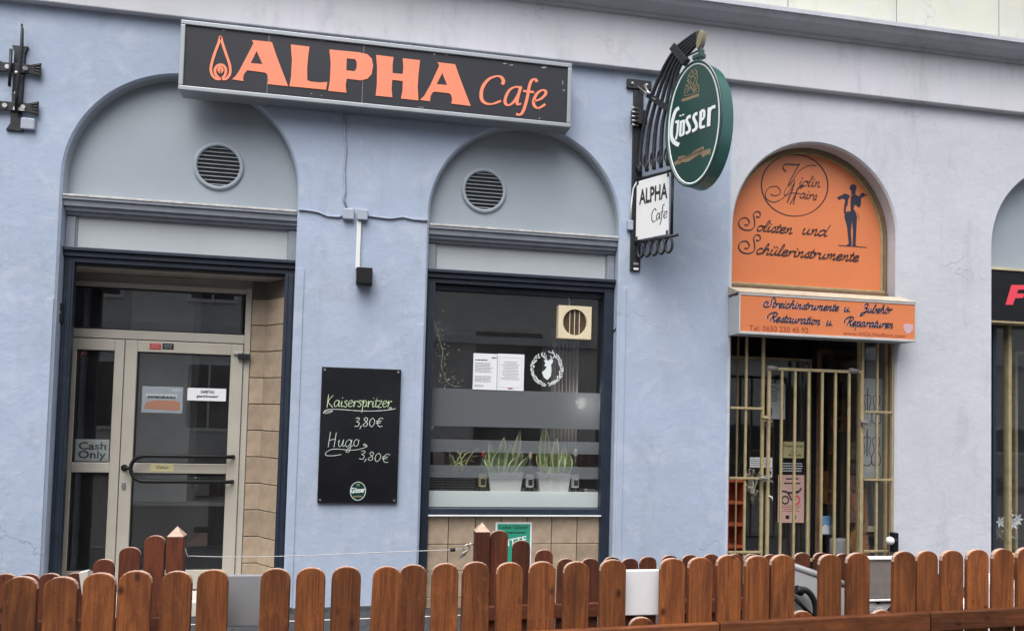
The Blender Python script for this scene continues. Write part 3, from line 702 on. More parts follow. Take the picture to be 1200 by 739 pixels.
o = MB(); q = D(190, 547.5); o.box(q.x-.085, q.x+.09, YD-.0125, YD-.010, q.z-.028, q.z+.028); zs = o.build('door_label', M['yellowp'], door)
o = MB(); text_into(o, 'Ziehen', ((q.x-.045, q.z-.011), (q.x+.05, q.z-.011), (q.x-.045, q.z+.014)), YD-.0128, .012, .2); o.build('door_label_lettering', M['print_black'], door)
for px, m_ in ((182.5, 'red'), (197.5, 'black')):
    q = D(px, 406); o = MB(); o.box(q.x-.042, q.x+.042, YD-.016, YD-.012, q.z-.022, q.z+.024); o.build('door_sticker', M[m_], door, .002)
    o = MB()
    for k in range(3): o.box(q.x-.03, q.x+.03, YD-.0172, YD-.0162, q.z-.012+k*.011, q.z-.008+k*.011)
    o.build('door_sticker_print', M['print_grey'], door)
q = D(284, 418); o = MB(); o.box(q.x-.03, q.x+.06, YD-.045, YD-.012, q.z-.02, q.z+.025); o.build('hinge', M['iron'], door, .004)
q = D(283, 414); o = MB(); o.box(q.x-.06, q.x+.01, YD-.03, YD-.012, q.z-.012, q.z+.012); o.build('hinge_cover', M['beige'], door, .003)
# reveal: tiles on the splayed right side, soffit, header, step
xa = D(298, 400, .40).x; xc = D(311.7, 380, .40).x; yn = 0.158; xn = OPEN[0][1]-.088
zso = 2.715
o = MB(); o.add([(lx0, .156, zso-.02), (xn+.10, .156, zso-.02), (xn+.10, .60, zso-.02), (lx0, .60, zso-.02)], [(0, 3, 2, 1)]); o.box(lx0, xn+.1, .30, .34, zt1+.062, zso-.021); o.build('soffit', M['soffit'], bld)
o = MB(); o.box(lx0-.25, lx1+.3, .46, .62, zt1+.0, zso+.2); o.box(lx0-.4, lx0-.002, .16, .62, .0, zso+.2); o.build('reveal_lining', M['soffit'], bld)
zt_t = D(304, 325, .40).z
o = MB(); o.box(lx1+.013, xc+.014, YD+.012, YD+.1, .1, zso-.022)
o.add([(xc, YD+.012, .1), (xn+.03, yn, .1), (xn+.03, yn, zso-.022), (xc, YD+.012, zso-.022)], [(0, 1, 2, 3)])
reveal = o.build('tiled_reveal', M['grout'], bld)
def tile_mesh(w, h, nm='tile', th=.012):
    t = MB(); t.box(-w/2, w/2, -th, 0, -h/2, h/2); ob = t.build(nm, M['tile']); me = ob.data; bpy.data.objects.remove(ob)
    bm = bmesh.new(); bm.from_mesh(me); bmesh.ops.bevel(bm, geom=[e for e in bm.edges], offset=.0025, segments=1, affect='EDGES'); bm.to_mesh(me); bm.free()
    return me
pitch = 0.2145
w1 = xc-(lx1+.016)-.004; t1 = tile_mesh(w1, pitch-.007); 
ang = math.atan2(YD-yn, xn+.03-xc); ls = math.hypot(YD+.012-yn, xn+.03-xc); t2 = tile_mesh(ls-.008, pitch-.007)
zj = D(308, 412, .40).z
k0 = int((zj-.1)/pitch)
for k in range(-k0, 4):
    z = zj+(k+.5)*pitch
    if z > zso-.10 or z < .22: continue
    piece('tile', t1, reveal, ((lx1+.016+xc)/2-.001, YD+.012, z))
    ang2 = math.atan2(yn-(YD+.012), xn+.03-xc)
    nrm = Vector((-math.sin(ang2), math.cos(ang2), 0))
    piece('tile', t2, reveal, ((xc+xn+.03)/2, (YD+.012+yn)/2, z), (0, 0, ang2))
o = MB(); o.box(lx0-.1, OPEN[0][1]-.004, .02, .62, .0, dz0); o.build('door_step', M['stepw'], bld, .008)
# cafe interior (one room behind door and window)
o = MB(); X0, X1, Y0, Y1, Z0, Z1 = -3.4, 2.7, .30, 5.2, .1, 3.0
o.add([(X0, Y0, Z0), (X1, Y0, Z0), (X1, Y1, Z0), (X0, Y1, Z0), (X0, Y0, Z1), (X1, Y0, Z1), (X1, Y1, Z1), (X0, Y1, Z1)], [(0, 1, 2, 3), (4, 7, 6, 5), (2, 6, 7, 3), (1, 5, 6, 2), (3, 7, 4, 0)])
o.build('cafe_room', M['room'], bld)
for a, b, z0_, z1_ in ((-3.4, lx0-.3, 0, 3.2), (OPEN[0][1]-.05, 0.40, 0, 3.2), (2.04, 2.7, 0, 3.2)):
    o = MB(); o.box(a, b, .305, .34, z0_, z1_); o.build('room_lining', M['room'], bld)
q0, q1 = D(165, 500, 1.2), D(222, 500, 1.2)
o = MB(); o.box(q0.x-.12, q1.x, 1.2, 1.5, .1, 3.0); o.build('inner_column', M['roomgrey'], bld)
o = MB(); o.box(q1.x+.02, q1.x+.55, 1.9, 1.95, 1.35, 2.9); o.build('inner_panel', M['room'], bld)

# ------------------------------------------------------------------ cafe window
a, b, _ = OPEN[1]; YW = .20
zb = (P(497, 602, .1).z+P(705, 603.6, .1).z)/2
gl, gr = P(500.5, 470, YW).x-.01, P(703, 470, YW).x
ztop = 2.715; zgb = P(600, 594, YW).z
o = MB(); o.box(a+.076, b-.086, .10, .215, zb, zgb); o.build('window_bottom_rail', M['navy'], bld, .004)
o = MB(); o.box(gr, b-.03, .157, .215, zgb, ztop); o.build('window_stile', M['navy'], bld, .004)
o = MB(); o.box(a+.03, gl+.012, .157, .215, zgb, ztop); o.build('window_stile', M['navy'], bld, .004)
o = MB(); o.box(gl+.012, gr, .157, .215, ztop-.045, ztop-.002); o.build('window_top_rail', M['navy'], bld, .004)
o = MB(); o.box(gl+.01, gr+.002, YW-.003, YW+.003, zgb-.004, ztop-.04); win = o.build('window_pane', M['glass'], bld)
def band(y0l, y0r, y1l, y1r, m_, nm='frosted_band'):
    zt = (P(501, y0l, YW).z+P(703, y0r, YW).z)/2; zb_ = (P(501, y1l, YW).z+P(703, y1r, YW).z)/2
    o = MB(); o.box(gl+.013, gr-.001, YW-.006, YW-.0045, zb_, zt); return o.build(nm, m_, win)
band(455, 460, 499.5, 502, M['frost_wide']); band(515, 517, 530, 531, M['frost']); band(545.5, 546, 560, 560, M['frost'])
band(575, 575.5, 593.5, 593.5, M['frost_dense'], 'dense_frosted_band')
o = MB(); o.box(a+.070, b-.08, .085, .10, zb-.012, zb-.001); o.build('tile_edge_trim', M['white'], bld, .002)
# tiled parapet
o = MB(); o.box(a+.03, b-.03, .142, .30, .05, zb-.013); par = o.build('tiled_parapet', M['grout'], bld)
tx = [P(480+v/4.615, 620, .13).x for v in (76, 210, 355, 495, 635, 768, 905, 1036)]
zr = P(600, 637, .13).z; rows = [(zr+.0025, zb-.015)]+[(zr-(k+1)*.215+.0025, zr-k*.215-.0025) for k in range(2)]+[(.08, zr-.432)]
for i in range(7):
    for (z0_, z1_) in rows:
        me = tile_mesh(tx[i+1]-tx[i]-.0065, z1_-z0_)
        piece('tile', me, par, ((tx[i]+tx[i+1])/2, .142, (z0_+z1_)/2), (random.uniform(-.004, .004), 0, random.uniform(-.004, .004)))
# inner sill
SILL = P(590, 574.5, .38).z
o = MB(); o.box(a-.02, b+.01, .225, .62, SILL-.04, SILL); o.build('inner_sill', M['room'], bld, .005)
o = MB(); o.box(a-.02, b+.01, .30, .34, .1, SILL-.041); o.build('parapet_lining', M['room'], bld)

# ================================================================== ALPHA Cafe signboard
SY = -0.17
x0, x1 = -1.470, 1.543; z0, z1 = 4.001, 4.532
sg = thing('signboard', ((x0+x1)/2, SY+.08, z0), 'long black signboard with orange capital letters and a flame above the cafe', 'sign')
o = MB(); fw = .035
o.box(x0, x1, SY, -.066, z1-fw, z1); o.box(x0, x1, SY, -.003, z0, z0+fw); o.box(x0, x0+fw, SY, -.066, z0+fw, z1-fw); o.box(x1-fw, x1, SY, -.066, z0+fw, z1-fw)
o.build('sign_frame', M['alu'], sg, .006)
o = MB(); o.box(x0+fw+.001, x1-fw-.001, SY+.012, -.07, z0+fw+.001, z1-fw-.001); o.build('sign_panel', M['signblack'], sg)
YL = SY+.0085
f1 = zoom(200, 10, 4.99, YL); f2 = zoom(440, 10, 4.99, YL)
def poly(f, pts, holes=(), nm='letter', par=sg, m_=None, y=YL, th=.003):
    o = MB(); o.prism([f(*p) for p in pts], y, y+th, [[f(*p) for p in h] for h in holes]); return o.build(nm, m_ or M['orange_letter'], par)
poly(f1, [(475,185),(592,197),(618,275),(652,365),(687,455),(565,442),(571,420),(567,390),(555,377),(520,371),(447,362),(431,382),(424,402),(425,425),(358,415),(382,393),(402,362),(440,290),(484,205)], [[(503,250),(537,326),(468,320)]])
poly(f1, [(703,211),(812,224),(804,280),(798,350),(799,420),(820,428),(870,433),(916,430),(909,476),(694,455),(704,400),(709,300)])
poly(f1, [(928,240),(1100,257),(1150,268),(1176,293),(1184,335),(1176,385),(1150,412),(1110,421),(1030,411),(1023,450),(1028,493),(921,482),(931,420),(936,320)], [[(1030,292),(1078,297),(1088,312),(1087,350),(1075,368),(1027,362)]])
poly(f2, [(4,272),(106,285),(100,330),(100,378),(160,384),(163,340),(159,292),(261,303),(252,380),(247,460),(251,538),(149,527),(158,480),(160,425),(98,418),(94,470),(99,520),(1,510),(8,440),(9,340)])
poly(f2, [(362,315),(466,327),(488,390),(518,470),(557,570),(443,557),(449,530),(443,506),(430,496),(350,487),(335,490),(323,512),(318,543),(260,535),(286,510),(320,450),(366,350),(373,333)], [[(391,378),(419,448),(358,443)]])
def strokes(f, lst, w, m_, nm, par, y, contrast=0., ang=.8, sub=6, closed=False, mb=None):
    o = mb or MB()
    for k, s_ in enumerate(lst): o.ribbon([f(*p) for p in s_], w, y-.0002*k, contrast, ang, sub, closed)
    return o.build(nm, m_, par) if mb is None else o
u = .0335/ (1.0)                                               # one crop pixel is about 1.36 mm on the board
mm = lambda p: p*.00137
strokes(f2, [[(742,446),(748,425),(735,402),(705,397),(662,415),(630,455),(618,500),(626,540),(655,558),(690,557),(734,540)]], mm(21), M['orange_letter'], 'letter', sg, YL, .55, .2)
strokes(f2, [[(842,462),(815,460),(782,480),(760,525),(760,555),(780,566),(810,545),(838,500)], [(851,456),(838,500),(828,545),(834,562),(852,556)]], mm(19), M['orange_letter'], 'letter', sg, YL, .55, .3)
strokes(f2, [[(945,430),(935,416),(915,420),(900,455),(888,520),(868,590),(848,620),(822,618)], [(864,483),(928,490)]], mm(19), M['orange_letter'], 'letter', sg, YL, .4, .3)
strokes(f2, [[(928,543),(965,530),(992,505),(995,485),(975,478),(945,498),(925,540),(930,570),(955,582),(994,560)]], mm(19), M['orange_letter'], 'letter', sg, YL, .5, .2)
o = MB()
for k, s_ in enumerate([[(294,413),(265,411),(241,385),(236,340),(258,262),(280,205),(292,166),(303,205),(322,262),(345,330),(347,380),(325,411),(300,412)], [(282,408),(263,385),(260,355),(275,335),(292,330),(310,335),(322,355),(320,385),(302,409)], [(291,378),(281,362),(285,350),(292,345),(299,350),(302,362),(291,378)]]):
    o.ribbon([f1(*p) for p in s_], mm(14), YL-.0002*k, 0, 0, 7)
o.build('flame_emblem', M['orange_letter'], sg)
# chipped paint along the edges of the face, and the panel joint
o = MB()
for (ff, x, y, w_, h_) in [(f1, 185, 97, 18, 5), (f1, 210, 108, 24, 7), (f1, 310, 127, 30, 6), (f1, 800, 172, 50, 6), (f1, 885, 186, 44, 9), (f1, 727, 165, 8, 6), (f1, 822, 497, 10, 6), (f1, 880, 508, 8, 8), (f2, 415, 271, 36, 6), (f2, 345, 268, 20, 8), (f2, 795, 331, 40, 8), (f2, 760, 322, 30, 9), (f2, 985, 345, 50, 10), (f2, 1095, 430, 6, 45), (f2, 1103, 478, 18, 8), (f2, 960, 642, 10, 10), (f2, 960, 588, 4, 14), (f2, 265, 577, 45, 5), (f2, 190, 238, 22, 6)]:
    pts = []
    for k in range(9):
        t = 2*math.pi*k/9; r_ = random.uniform(.45, 1.0)
        pts.append(ff(x+w_/2*math.cos(t)*r_, y+h_/2*math.sin(t)*r_))
    o.prism(pts[::-1], SY+.0108, SY+.0112)
o.build('paint_chips', M['alu'], sg)
for xx in (f1(570, 300)[0], f2(-60, 0)[0]):
    o = MB(); o.box(xx-.0012, xx+.0012, SY+.011, SY+.0115, z0+fw+.003, z1-fw-.003); o.build('panel_joint', M['alu'], sg)

# ================================================================== round vents
def vent(px, py, lab):
    q = P(px, py, .09)
    v = thing('vent_grille', (q.x, .105, q.z-.19), lab, 'vent', 'round vents in the arches')
    R1, R0 = .188, .158; n = 40
    o = MB()
    for ya, yb, ra, rb in ((.088, .105, R0, R1),):
        V = []; F = []
        prof = [(R0, .105), (R0, .091), (R0+.006, .087), (R1-.008, .087), (R1, .093), (R1, .105)]
        for r, y in prof:
            V += [(q.x+r*math.cos(2*math.pi*k/n), y, q.z+r*math.sin(2*math.pi*k/n)) for k in range(n)]
        for i in range(len(prof)-1):
            F += [(i*n+k, i*n+(k+1) % n, (i+1)*n+(k+1) % n, (i+1)*n+k) for k in range(n)]
        o.add(V, F, True)
    o.build('vent_ring', M['tymp'], v)
    o = MB(); o.disc((q.x, q.z), R0+.004, .1035, .1045, 32); o.build('vent_black_disc', M['rubber'], v)  # black disc on the board, its colour stands in for the shade inside
    ns = 10
    for i in range(ns):
        z = q.z-R0+(i+.5)*2*R0/ns; h = math.sqrt(max(0, R0**2-(z-q.z)**2))
        if h < .03: continue
        o = MB(); zz_ = z
        o.add([(q.x-h, .1025, zz_+.003), (q.x+h, .1025, zz_+.003), (q.x+h, .0900, zz_-.004), (q.x-h, .0900, zz_-.004), (q.x-h, .0915, zz_-.0075), (q.x+h, .0915, zz_-.0075), (q.x+h, .1029, zz_-.001), (q.x-h, .1029, zz_-.001)],
              [(0, 3, 2, 1), (3, 4, 5, 2), (4, 7, 6, 5)])
        o.build('slat', M['tymp'], v)
vent(256, 194.5, 'round louvred vent in the grey arch above the entrance door')
vent(567.5, 223, 'round louvred vent in the grey arch above the cafe window')

# ================================================================== iron anchor and small things on the wall
q = P(21, 100, 0); 
an = thing('wall_anchor', (q.x, 0, P(18, 155, 0).z), 'black wrought iron double cross anchor with a curved rod, far left of the wall', 'wall anchor')
W = lambda px, py, Y=0: P(px, py, Y)
o = MB()
tp, bt = W(24, 55), W(18, 154)
o.prism([(tp.x-.05, tp.z), (tp.x-.032, tp.z-.05), (bt.x-.030, bt.z+.05), (bt.x-.058, bt.z), (bt.x+.058, bt.z), (bt.x+.042, bt.z+.05), (tp.x+.040, tp.z-.06), (tp.x+.06, tp.z)], -.02, 0.004); o.build('upright', M['iron'], an, .003)
for (pa, pb_) in (((-6, 79), (50, 85)), ((-9, 123), (47, 131))):
    l, r = W(*pa), W(*pb_); z_ = (l.z+r.z)/2
    o = MB(); o.prism([(l.x, z_-.055), (l.x+.07, z_-.033), (r.x-.07, z_-.033), (r.x, z_-.055), (r.x, z_+.055), (r.x-.07, z_+.033), (l.x+.07, z_+.033), (l.x, z_+.055)], -.036, -.0205)
    cb = o.build('crossbar', M['iron'], an, .003)
    for xx in (l.x+.10, r.x-.10):
        o = MB(); o.disc((xx, z_), .017, -.044, -.036, 12); o.build('screw', M['steel'], cb)
    o = MB()
    for s_ in (-1, 1):
        for k in range(4):
            xe = l.x if s_ < 0 else r.x
            o.tube([(xe-s_*.045, -.040, z_+(k-1.5)*.015), (xe-s_*.004, -.040, z_+(k-1.5)*.026)], .004, 6)
    o.build('flared_ridges', mat('scuffed_iron', (.09, .085, .08), .5, .4, var=.3, vscale=60), cb)
o = MB(); p0 = W(25, 28, -.10); p1 = W(22, 60, -.10); p2 = W(18, 110, -.07); p3 = W(19, 132, -.045)
o.tube([(p1.x-.012, -.04, p0.z-.12), (p0.x-.005, -.07, p0.z-.02), (p0.x, -.09, p0.z), (p0.x+.008, -.10, p0.z-.04), (p1.x+.015, -.09, p1.z), (p2.x+.01, -.07, p2.z), (p3.x, -.045, p3.z)], [.006, .007, .006, .010, .013, .013, .012], 8); o.build('curved_rod', M['iron'], an)
o = MB(); a_ = W(17, 62); b_ = W(15, 105); o.tube([(a_.x, -.055, a_.z), (b_.x, -.055, b_.z)], .011, 8); o.build('side_rod', M['iron'], an)
for px, py in ((20, 86), (19.5, 110)):
    c = W(px, py, -.06); o = MB(); o.lathe((c.x, -.062, c.z-.012), [(.004, 0), (.017, .004), (.017, .02), (.004, .024)], 12); o.build('nut', M['steel'], an)
c = W(26, 130); o = MB(); o.box(c.x-.045, c.x+.03, -.040, -.0365, c.z-.012, c.z+.010); o.build('maker_tag', M['white'], an)
def jbox(px, py, w_, h_, m_, lab, y=-.035):
    c = W(px, py, -.02); o = MB(); o.box(c.x-w_/2, c.x+w_/2, y, .003, c.z-h_/2, c.z+h_/2)
    return solo(o.build('junction_box', m_, None, .008), lab, 'junction box', 'junction boxes on the wall', (c.x, 0, c.z-h_/2))
jbox(33, 145.5, .095, .085, M['boxgrey'], 'pale junction box beside the foot of the iron anchor')
jbox(408.5, 251, .088, .088, M['boxgrey'], 'left of the two junction boxes between the arches', -.04)
jbox(425, 252, .08, .088, M['boxgrey'], 'right junction box, above the white conduit of the wall lamp', -.045)
jbox(738.5, 264, .05, .085, M['boxgrey'], 'small grey junction box left of the hanging sign post')
lt = W(427, 324, -.05)
wl = thing('wall_lamp', (lt.x, 0, lt.z-.07), 'black cube wall lamp at the end of a white conduit', 'lamp')
o = MB(); o.box(lt.x-.062, lt.x+.062, -.11, .003, lt.z-.062, lt.z+.062); o.build('lamp_housing', M['black'], wl, .003)
ct = W(422, 259, -.02); o = MB(); o.box(ct.x-.024, ct.x+.010, -.024, .003, lt.z+.063, ct.z); o.build('conduit', M['white'], wl, .004)
def cable(pts, r, m_, lab, y=-.008):
    o = MB(); o.tube([(W(a, b).x, y, W(a, b).z) for a, b in pts], r, 6)
    return solo(o.build('cable', m_), lab, 'cable', 'cables on the wall')
paintc = mat('painted_cable', (0.30, 0.34, 0.42), 0.6, var=0.2, vscale=30)
cable([(404.5, 128), (404, 160), (405.5, 175), (403.5, 200), (404.5, 225), (402.5, 232), (407, 246)], .009, paintc, 'painted cable hanging from the signboard to the junction boxes')
cable([(350, 246), (358, 246.5), (372, 248.5), (384, 253.5), (396, 254.5), (403, 253)], .009, paintc, 'painted cable from the entrance arch to the left junction box')
cable([(430, 253), (445, 255), (458, 256.5), (472, 254.5), (485, 257.5), (501, 259)], .009, paintc, 'painted cable from the junction boxes to the window arch')
cable([(746, 212), (741, 222), (739, 240), (738, 258)], .007, M['white'], 'white cable from the hanging sign bracket to its junction box', -.02)

# ================================================================== chalkboard
YC = -.028
cz1 = (W(377, 429.5, YC).z+W(469.5, 432.5, YC).z)/2; cz0 = (W(372, 588.5, YC).z+W(466, 589.5, YC).z)/2
cx0 = (W(377, 429, YC).x+W(372, 588, YC).x)/2; cx1 = (W(469.5, 432, YC).x+W(466, 589, YC).x)/2
cb = thing('chalkboard', ((cx0+cx1)/2, 0, cz0), 'black menu board with chalk prices on the blue wall', 'board')
slate = mat('glossy_blackboard', (0.010, 0.011, 0.014), 0.16, var=0.3, vscale=3, spec=0.45)
o = MB(); o.box(cx0, cx1, YC, -.003, cz0, cz1); o.build('board', slate, cb, .003)
for xx in (cx0+.022, cx1-.022):
    for z_ in (cz0+.022, cz1-.022):
        o = MB(); o.disc((xx, z_), .009, YC-.005, YC, 10); o.build('screw', M['steel'], cb)
fc = zoom(370, 440, 6.714, YC-.0015); pxm = .00102
o = MB(); y = YC-.0008
y = script(o, 'Kaißerßpritzer', fc(88, 246), fc(598, 246), .050, .0052, y, .08, .25, .6, .06)
o.build('chalk_item', M['chalkg'], cb)
o = MB(); y = YC-.0008
for s_ in ([(58, 295), (75, 282), (130, 274), (120, 285), (70, 298)], [(60, 290), (90, 266), (200, 265), (330, 275), (450, 277), (560, 270), (628, 258)], [(575, 262), (585, 248), (598, 258), (582, 266), (575, 258)]):
    y -= .0002; o.ribbon([fc(*p) for p in s_], .0055, y, .2, .6)
y = script(o, '3,80€', fc(303, 400), fc(535, 400), .040, .0054, y, .1, .2, .6, .05)
o.build('chalk_price', M['chalkw'], cb)
o = MB(); y = YC-.0008
y = script(o, 'Hugo', fc(95, 562), fc(345, 556), .056, .0046, y, .12, .2, .6, .05)
for s_ in ([(200, 618), (140, 628), (80, 625), (85, 600), (130, 578), (200, 578), (260, 585), (330, 580), (400, 560)], [(372, 548), (385, 535), (405, 555), (378, 545)]):
    y -= .0002; o.ribbon([fc(*p) for p in s_], .0048, y, .2, .6)
y = script(o, '3,80€', fc(338, 655), fc(580, 685), .040, .0046, y, .1, .2, .6, .05)
o.build('chalk_price', M['chalkw'], cb)
c = W(419.5, 575, YC)
o = MB(); n = 28
o.prism([(c.x+.066*math.cos(2*math.pi*k/n), c.z+.078*math.sin(2*math.pi*k/n)) for k in range(n)], YC-.0016, YC-.0004); st = o.build('beer_sticker', M['green'], cb)
o = MB(); o.ribbon([(c.x+.058*math.cos(2*math.pi*k/n), c.z+.070*math.sin(2*math.pi*k/n)) for k in range(n)], .004, YC-.0020, closed=True)
text_into(o, 'Gösser', ((c.x-.055, c.z-.018), (c.x+.055, c.z-.010), (c.x-.055, c.z+.026)), YC-.0022, .03); o.build('sticker_lettering', M['vinyl_white'], cb)
o = MB(); o.ribbon([(c.x-.035, c.z-.045), (c.x, c.z-.040), (c.x+.035, c.z-.043)], .012, YC-.0022); o.ribbon([(c.x-.012, c.z+.048), (c.x+.012, c.z+.048)], .018, YC-.0024); o.build('sticker_gold', M['goldprint'], cb)

# ================================================================== hanging bracket with the oval and the plate
TH = rad(30); BX, BY = 2.17, -.03
Dd = Vector((math.sin(TH), -math.cos(TH), 0)); Dn = Vector((math.cos(TH), math.sin(TH), 0))
def PB(px, py, t=0.0):                                         # pixel -> (s, z) on the bracket plane, moved t along its back normal
    b = Vector((BX, BY, 0))+Dn*t; d = ray(px, py)
    p = CAM+d*((b-CAM).dot(Dn)/d.dot(Dn))
    return ((p-b).dot(Dd), p.z)
def bthing(name, zb_, label, cat):
    o = thing(name, (BX, BY, zb_), label, cat); o.rotation_euler = (0, 0, TH-math.pi/2); ORG[o.name] = Vector((0, 0, zb_))
    return o
def w2b(mb):
    out = []
    for x, y, z in mb.v:
        v = Vector((x-BX, y-BY, 0)); out.append((v.dot(Dd), v.dot(Dn), z))
    mb.v = out
    return mb
zpost0 = P(746, 317, -.02).z; zpost1 = P(746, 95, -.02).z
br = bthing('sign_bracket', zpost0, 'black wrought iron bracket of curved ribs carrying the oval sign', 'bracket')
px0, px1 = P(741, 200, -.02).x, P(752.5, 200, -.02).x
o = MB(); o.box(px0, px1, -.024, .002, zpost0, zpost1-.085); w2b(o).build('post', M['iron'], br, .003)
a_, b_ = P(735, 97, -.02), P(763.5, 99, -.02)
o = MB(); o.box(a_.x, b_.x, -.026, .002, a_.z-.045, a_.z+.035); w2b(o).build('top_plate', M['iron'], br, .003)
for xx in (a_.x+.045, b_.x-.045, ):
    o = MB(); o.lathe((0, 0, 0), [(.004, -.01), (.014, -.006), (.014, .0)], 10); o.v = [(xx+x, -.026+z, a_.z-.005+y) for x, y, z in o.v]; w2b(o).build('bolt', M['steel'], br)
for yy, m_ in ((309, 'steel'), (315, 'white')):
    c = P(745.5, yy, -.03); o = MB(); o.box(c.x-.022, c.x+.022, -.030, -.0245, c.z-.009, c.z+.009); w2b(o).build('foot_bolt', M[m_], br, .002)
c = P(750, 138, -.05); o = MB(); o.box(c.x-.075, c.x+.06, -.07, -.0245, c.z-.06, c.z+.06); w2b(o).build('clamp', M['iron'], br, .004)
o = MB()
for k in range(5): 
    c2 = P(745, 128+5*k, -.06); o.tube([(c2.x-.045, -.09, c2.z), (c2.x+.02, -.072, c2.z)], .006, 6)
w2b(o).build('clamp_bolts', M['steel'], br)
NR = 5
def cat(pts, sub=6):
    p = [Vector(v) for v in pts]; q = []
    for i in range(len(p)-1):
        p0 = p[i-1] if i else p[0]*2-p[1]; p1 = p[i]; p2 = p[i+1]; p3 = p[i+2] if i+2 < len(p) else p2*2-p1
        for k in range(sub):
            t = k/sub; q.append(0.5*((2*p1)+(p2-p0)*t+(2*p0-5*p1+4*p2-p3)*t*t+(3*p1-p0-3*p2+p3)*t**3))
    q.append(p[-1]); return q
for k in range(NR):
    pp = [(750+8.2*k, 203-2.2*k), (749.5+8.4*k, 185-1.9*k), (754+7.4*k, 150-.6*k), (763.5+5.8*k, 114+3.2*k), (778+3.3*k, 80+3.5*k), (792+2.1*k, 58+3.1*k), (806+1.3*k, 46+2.8*k), (818+.3*k, 38+2.7*k)]
    o = MB(); o.tube([(s_, 0, z) for s_, z in [PB(*p) for p in cat([(a, b, 0) for a, b in pp])[:0]]] or [(PB(v.x, v.y)[0], 0, PB(v.x, v.y)[1]) for v in cat([(a, b, 0) for a, b in pp], 5)], .0165, 8)
    rb = o.build('rib', M['iron'], br)
    s_, z_ = PB(750+8.2*k, 203-2.2*k)
    o = MB(); o.tube([(s_+.005, -.004, z_+.17), (s_-.022, -.01, z_+.13), (s_-.030, -.012, z_+.07), (s_-.004, -.012, z_+.02), (s_+.02, -.01, z_+.05), (s_+.012, -.008, z_+.09)], .008, 6); o.build('scroll', M['iron'], rb)
for (pa, pb_, hw) in (((760, 111.5), (789, 132), .022), ((789, 55), (804.5, 74), .03)):
    A_, B_ = PB(*pa), PB(*pb_); dv = Vector((B_[0]-A_[0], B_[1]-A_[1])).normalized(); nv = Vector((-dv.y, dv.x))*hw
    o = MB(); o.prism([(A_[0]-nv.x, A_[1]-nv.y), (B_[0]-nv.x, B_[1]-nv.y), (B_[0]+nv.x, B_[1]+nv.y), (A_[0]+nv.x, A_[1]+nv.y)], -.024, .024); o.build('collar', M['iron'], br, .003)
A_, B_ = PB(741, 97), PB(770, 118)
o = MB(); o.tube([(A_[0], 0, A_[1]), (B_[0], -.02, B_[1])], .007, 8); o.build('stay_rod', M['steel'], br)
A_, B_ = PB(757, 101), PB(765, 112); o = MB(); o.tube([(A_[0], -.02, A_[1]), (B_[0]-.03, -.03, B_[1]+.03), (B_[0], -.03, B_[1])], .012, 8); o.build('shackle', M['steel'], br)
kc = PB(821, 47); o = MB(); n = 22
o.prism([(kc[0]+.026*math.cos(2*math.pi*k/n)+.014*math.sin(2*math.pi*k/n), kc[1]+.072*math.sin(2*math.pi*k/n)) for k in range(n)], -.02, .035); o.build('end_knob', mat('tarnished_brass', (.26, .23, .15), .4, .5, var=.2), br, .012, 3)
kd = PB(820, 56); ke = PB(806, 64); o = MB(); o.tube([(kd[0]+.01, 0, kd[1]+.01), (kd[0]+.012, 0, kd[1]-.06), (kd[0]-.01, -.02, kd[1]-.09)], .014, 8); o.tube([(kd[0]+.012, 0, kd[1]-.02), (ke[0], 0, ke[1]-.01), (ke[0]-.02, 0, ke[1]-.03)], .008, 8); o.build('hanger_hook', M['iron'], br)
# frame of the plate, rings beneath
tl, tr_, bl_, br_ = PB(746, 214), PB(786, 203), PB(746, 283), PB(786, 273.5)
sL, sR = .004, (tr_[0]+br_[0])/2; zT = (tl[1]+tr_[1])/2; zB = (bl_[1]+br_[1])/2
o = MB(); o.tube([(sL-.02, 0, zT+.022), (sR+.03, 0, zT+.022)], .013, 8); o.build('crossbar', M['iron'], br)
o = MB(); o.tube([(sL-.02, 0, zB-.018), (sR+.075, 0, zB-.018)], .013, 8); o.build('crossbar', M['iron'], br)
o = MB(); o.tube([(sR+.014, 0, zB-.01), (sR+.014, 0, zT+.02)], .012, 8); o.build('side_bar', M['iron'], br)
for k in range(5):
    cx_ = sL+.045+k*(sR-.06)/4; o = MB()
    o.tube([(cx_+.034*math.cos(t), .0, zB-.018-.068+.062*math.sin(t)) for t in [2*math.pi*j/16 for j in range(16)]], .011, 8, closed=True); o.build('ring', M['iron'], br)

pl = bthing('hanging_plate', zB, 'white plate with black lettering hung under the curved bracket ribs', 'sign')
o = MB(); o.box(sL+.004, sR-.004, -.019, -.013, zB, zT); o.build('plate', M['white'], pl, .002)
for s_ in (sL+.018, sR-.016):
    for z_ in (zB+.016, zT-.016):
        o = MB(); o.box(s_-.008, s_+.008, -.024, -.014, z_-.014, z_+.014); o.build('clip', M['iron'], pl)
o = MB(); text_into(o, 'ALPHA', ((sL+.035, zT-.205), (sR-.018, zT-.205), (sL+.035, zT-.075)), -.0205, .028); o.build('plate_lettering', M['print_black'], pl)
fb = lambda ox, oy, sc, t: (lambda x, y: PB(ox+x/sc, oy+y/sc, t))
g = fb(735, 190, 5.474, -.0205); o = MB()
for k, s_ in enumerate([[(187, 310), (176, 298), (160, 325), (158, 365), (168, 382), (186, 370)], [(206, 330), (195, 328), (188, 352), (192, 370), (203, 352), (210, 328), (206, 358), (212, 362)], [(240, 272), (230, 275), (225, 310), (216, 380), (206, 402)], [(214, 322), (232, 314)], [(236, 345), (254, 330), (252, 314), (240, 322), (234, 348), (242, 358), (256, 348)]]):
    o.ribbon([g(*p) for p in s_], .0085, -.0205-.0002*k, .5, .3)
o.build('plate_lettering', M['print_black'], pl)

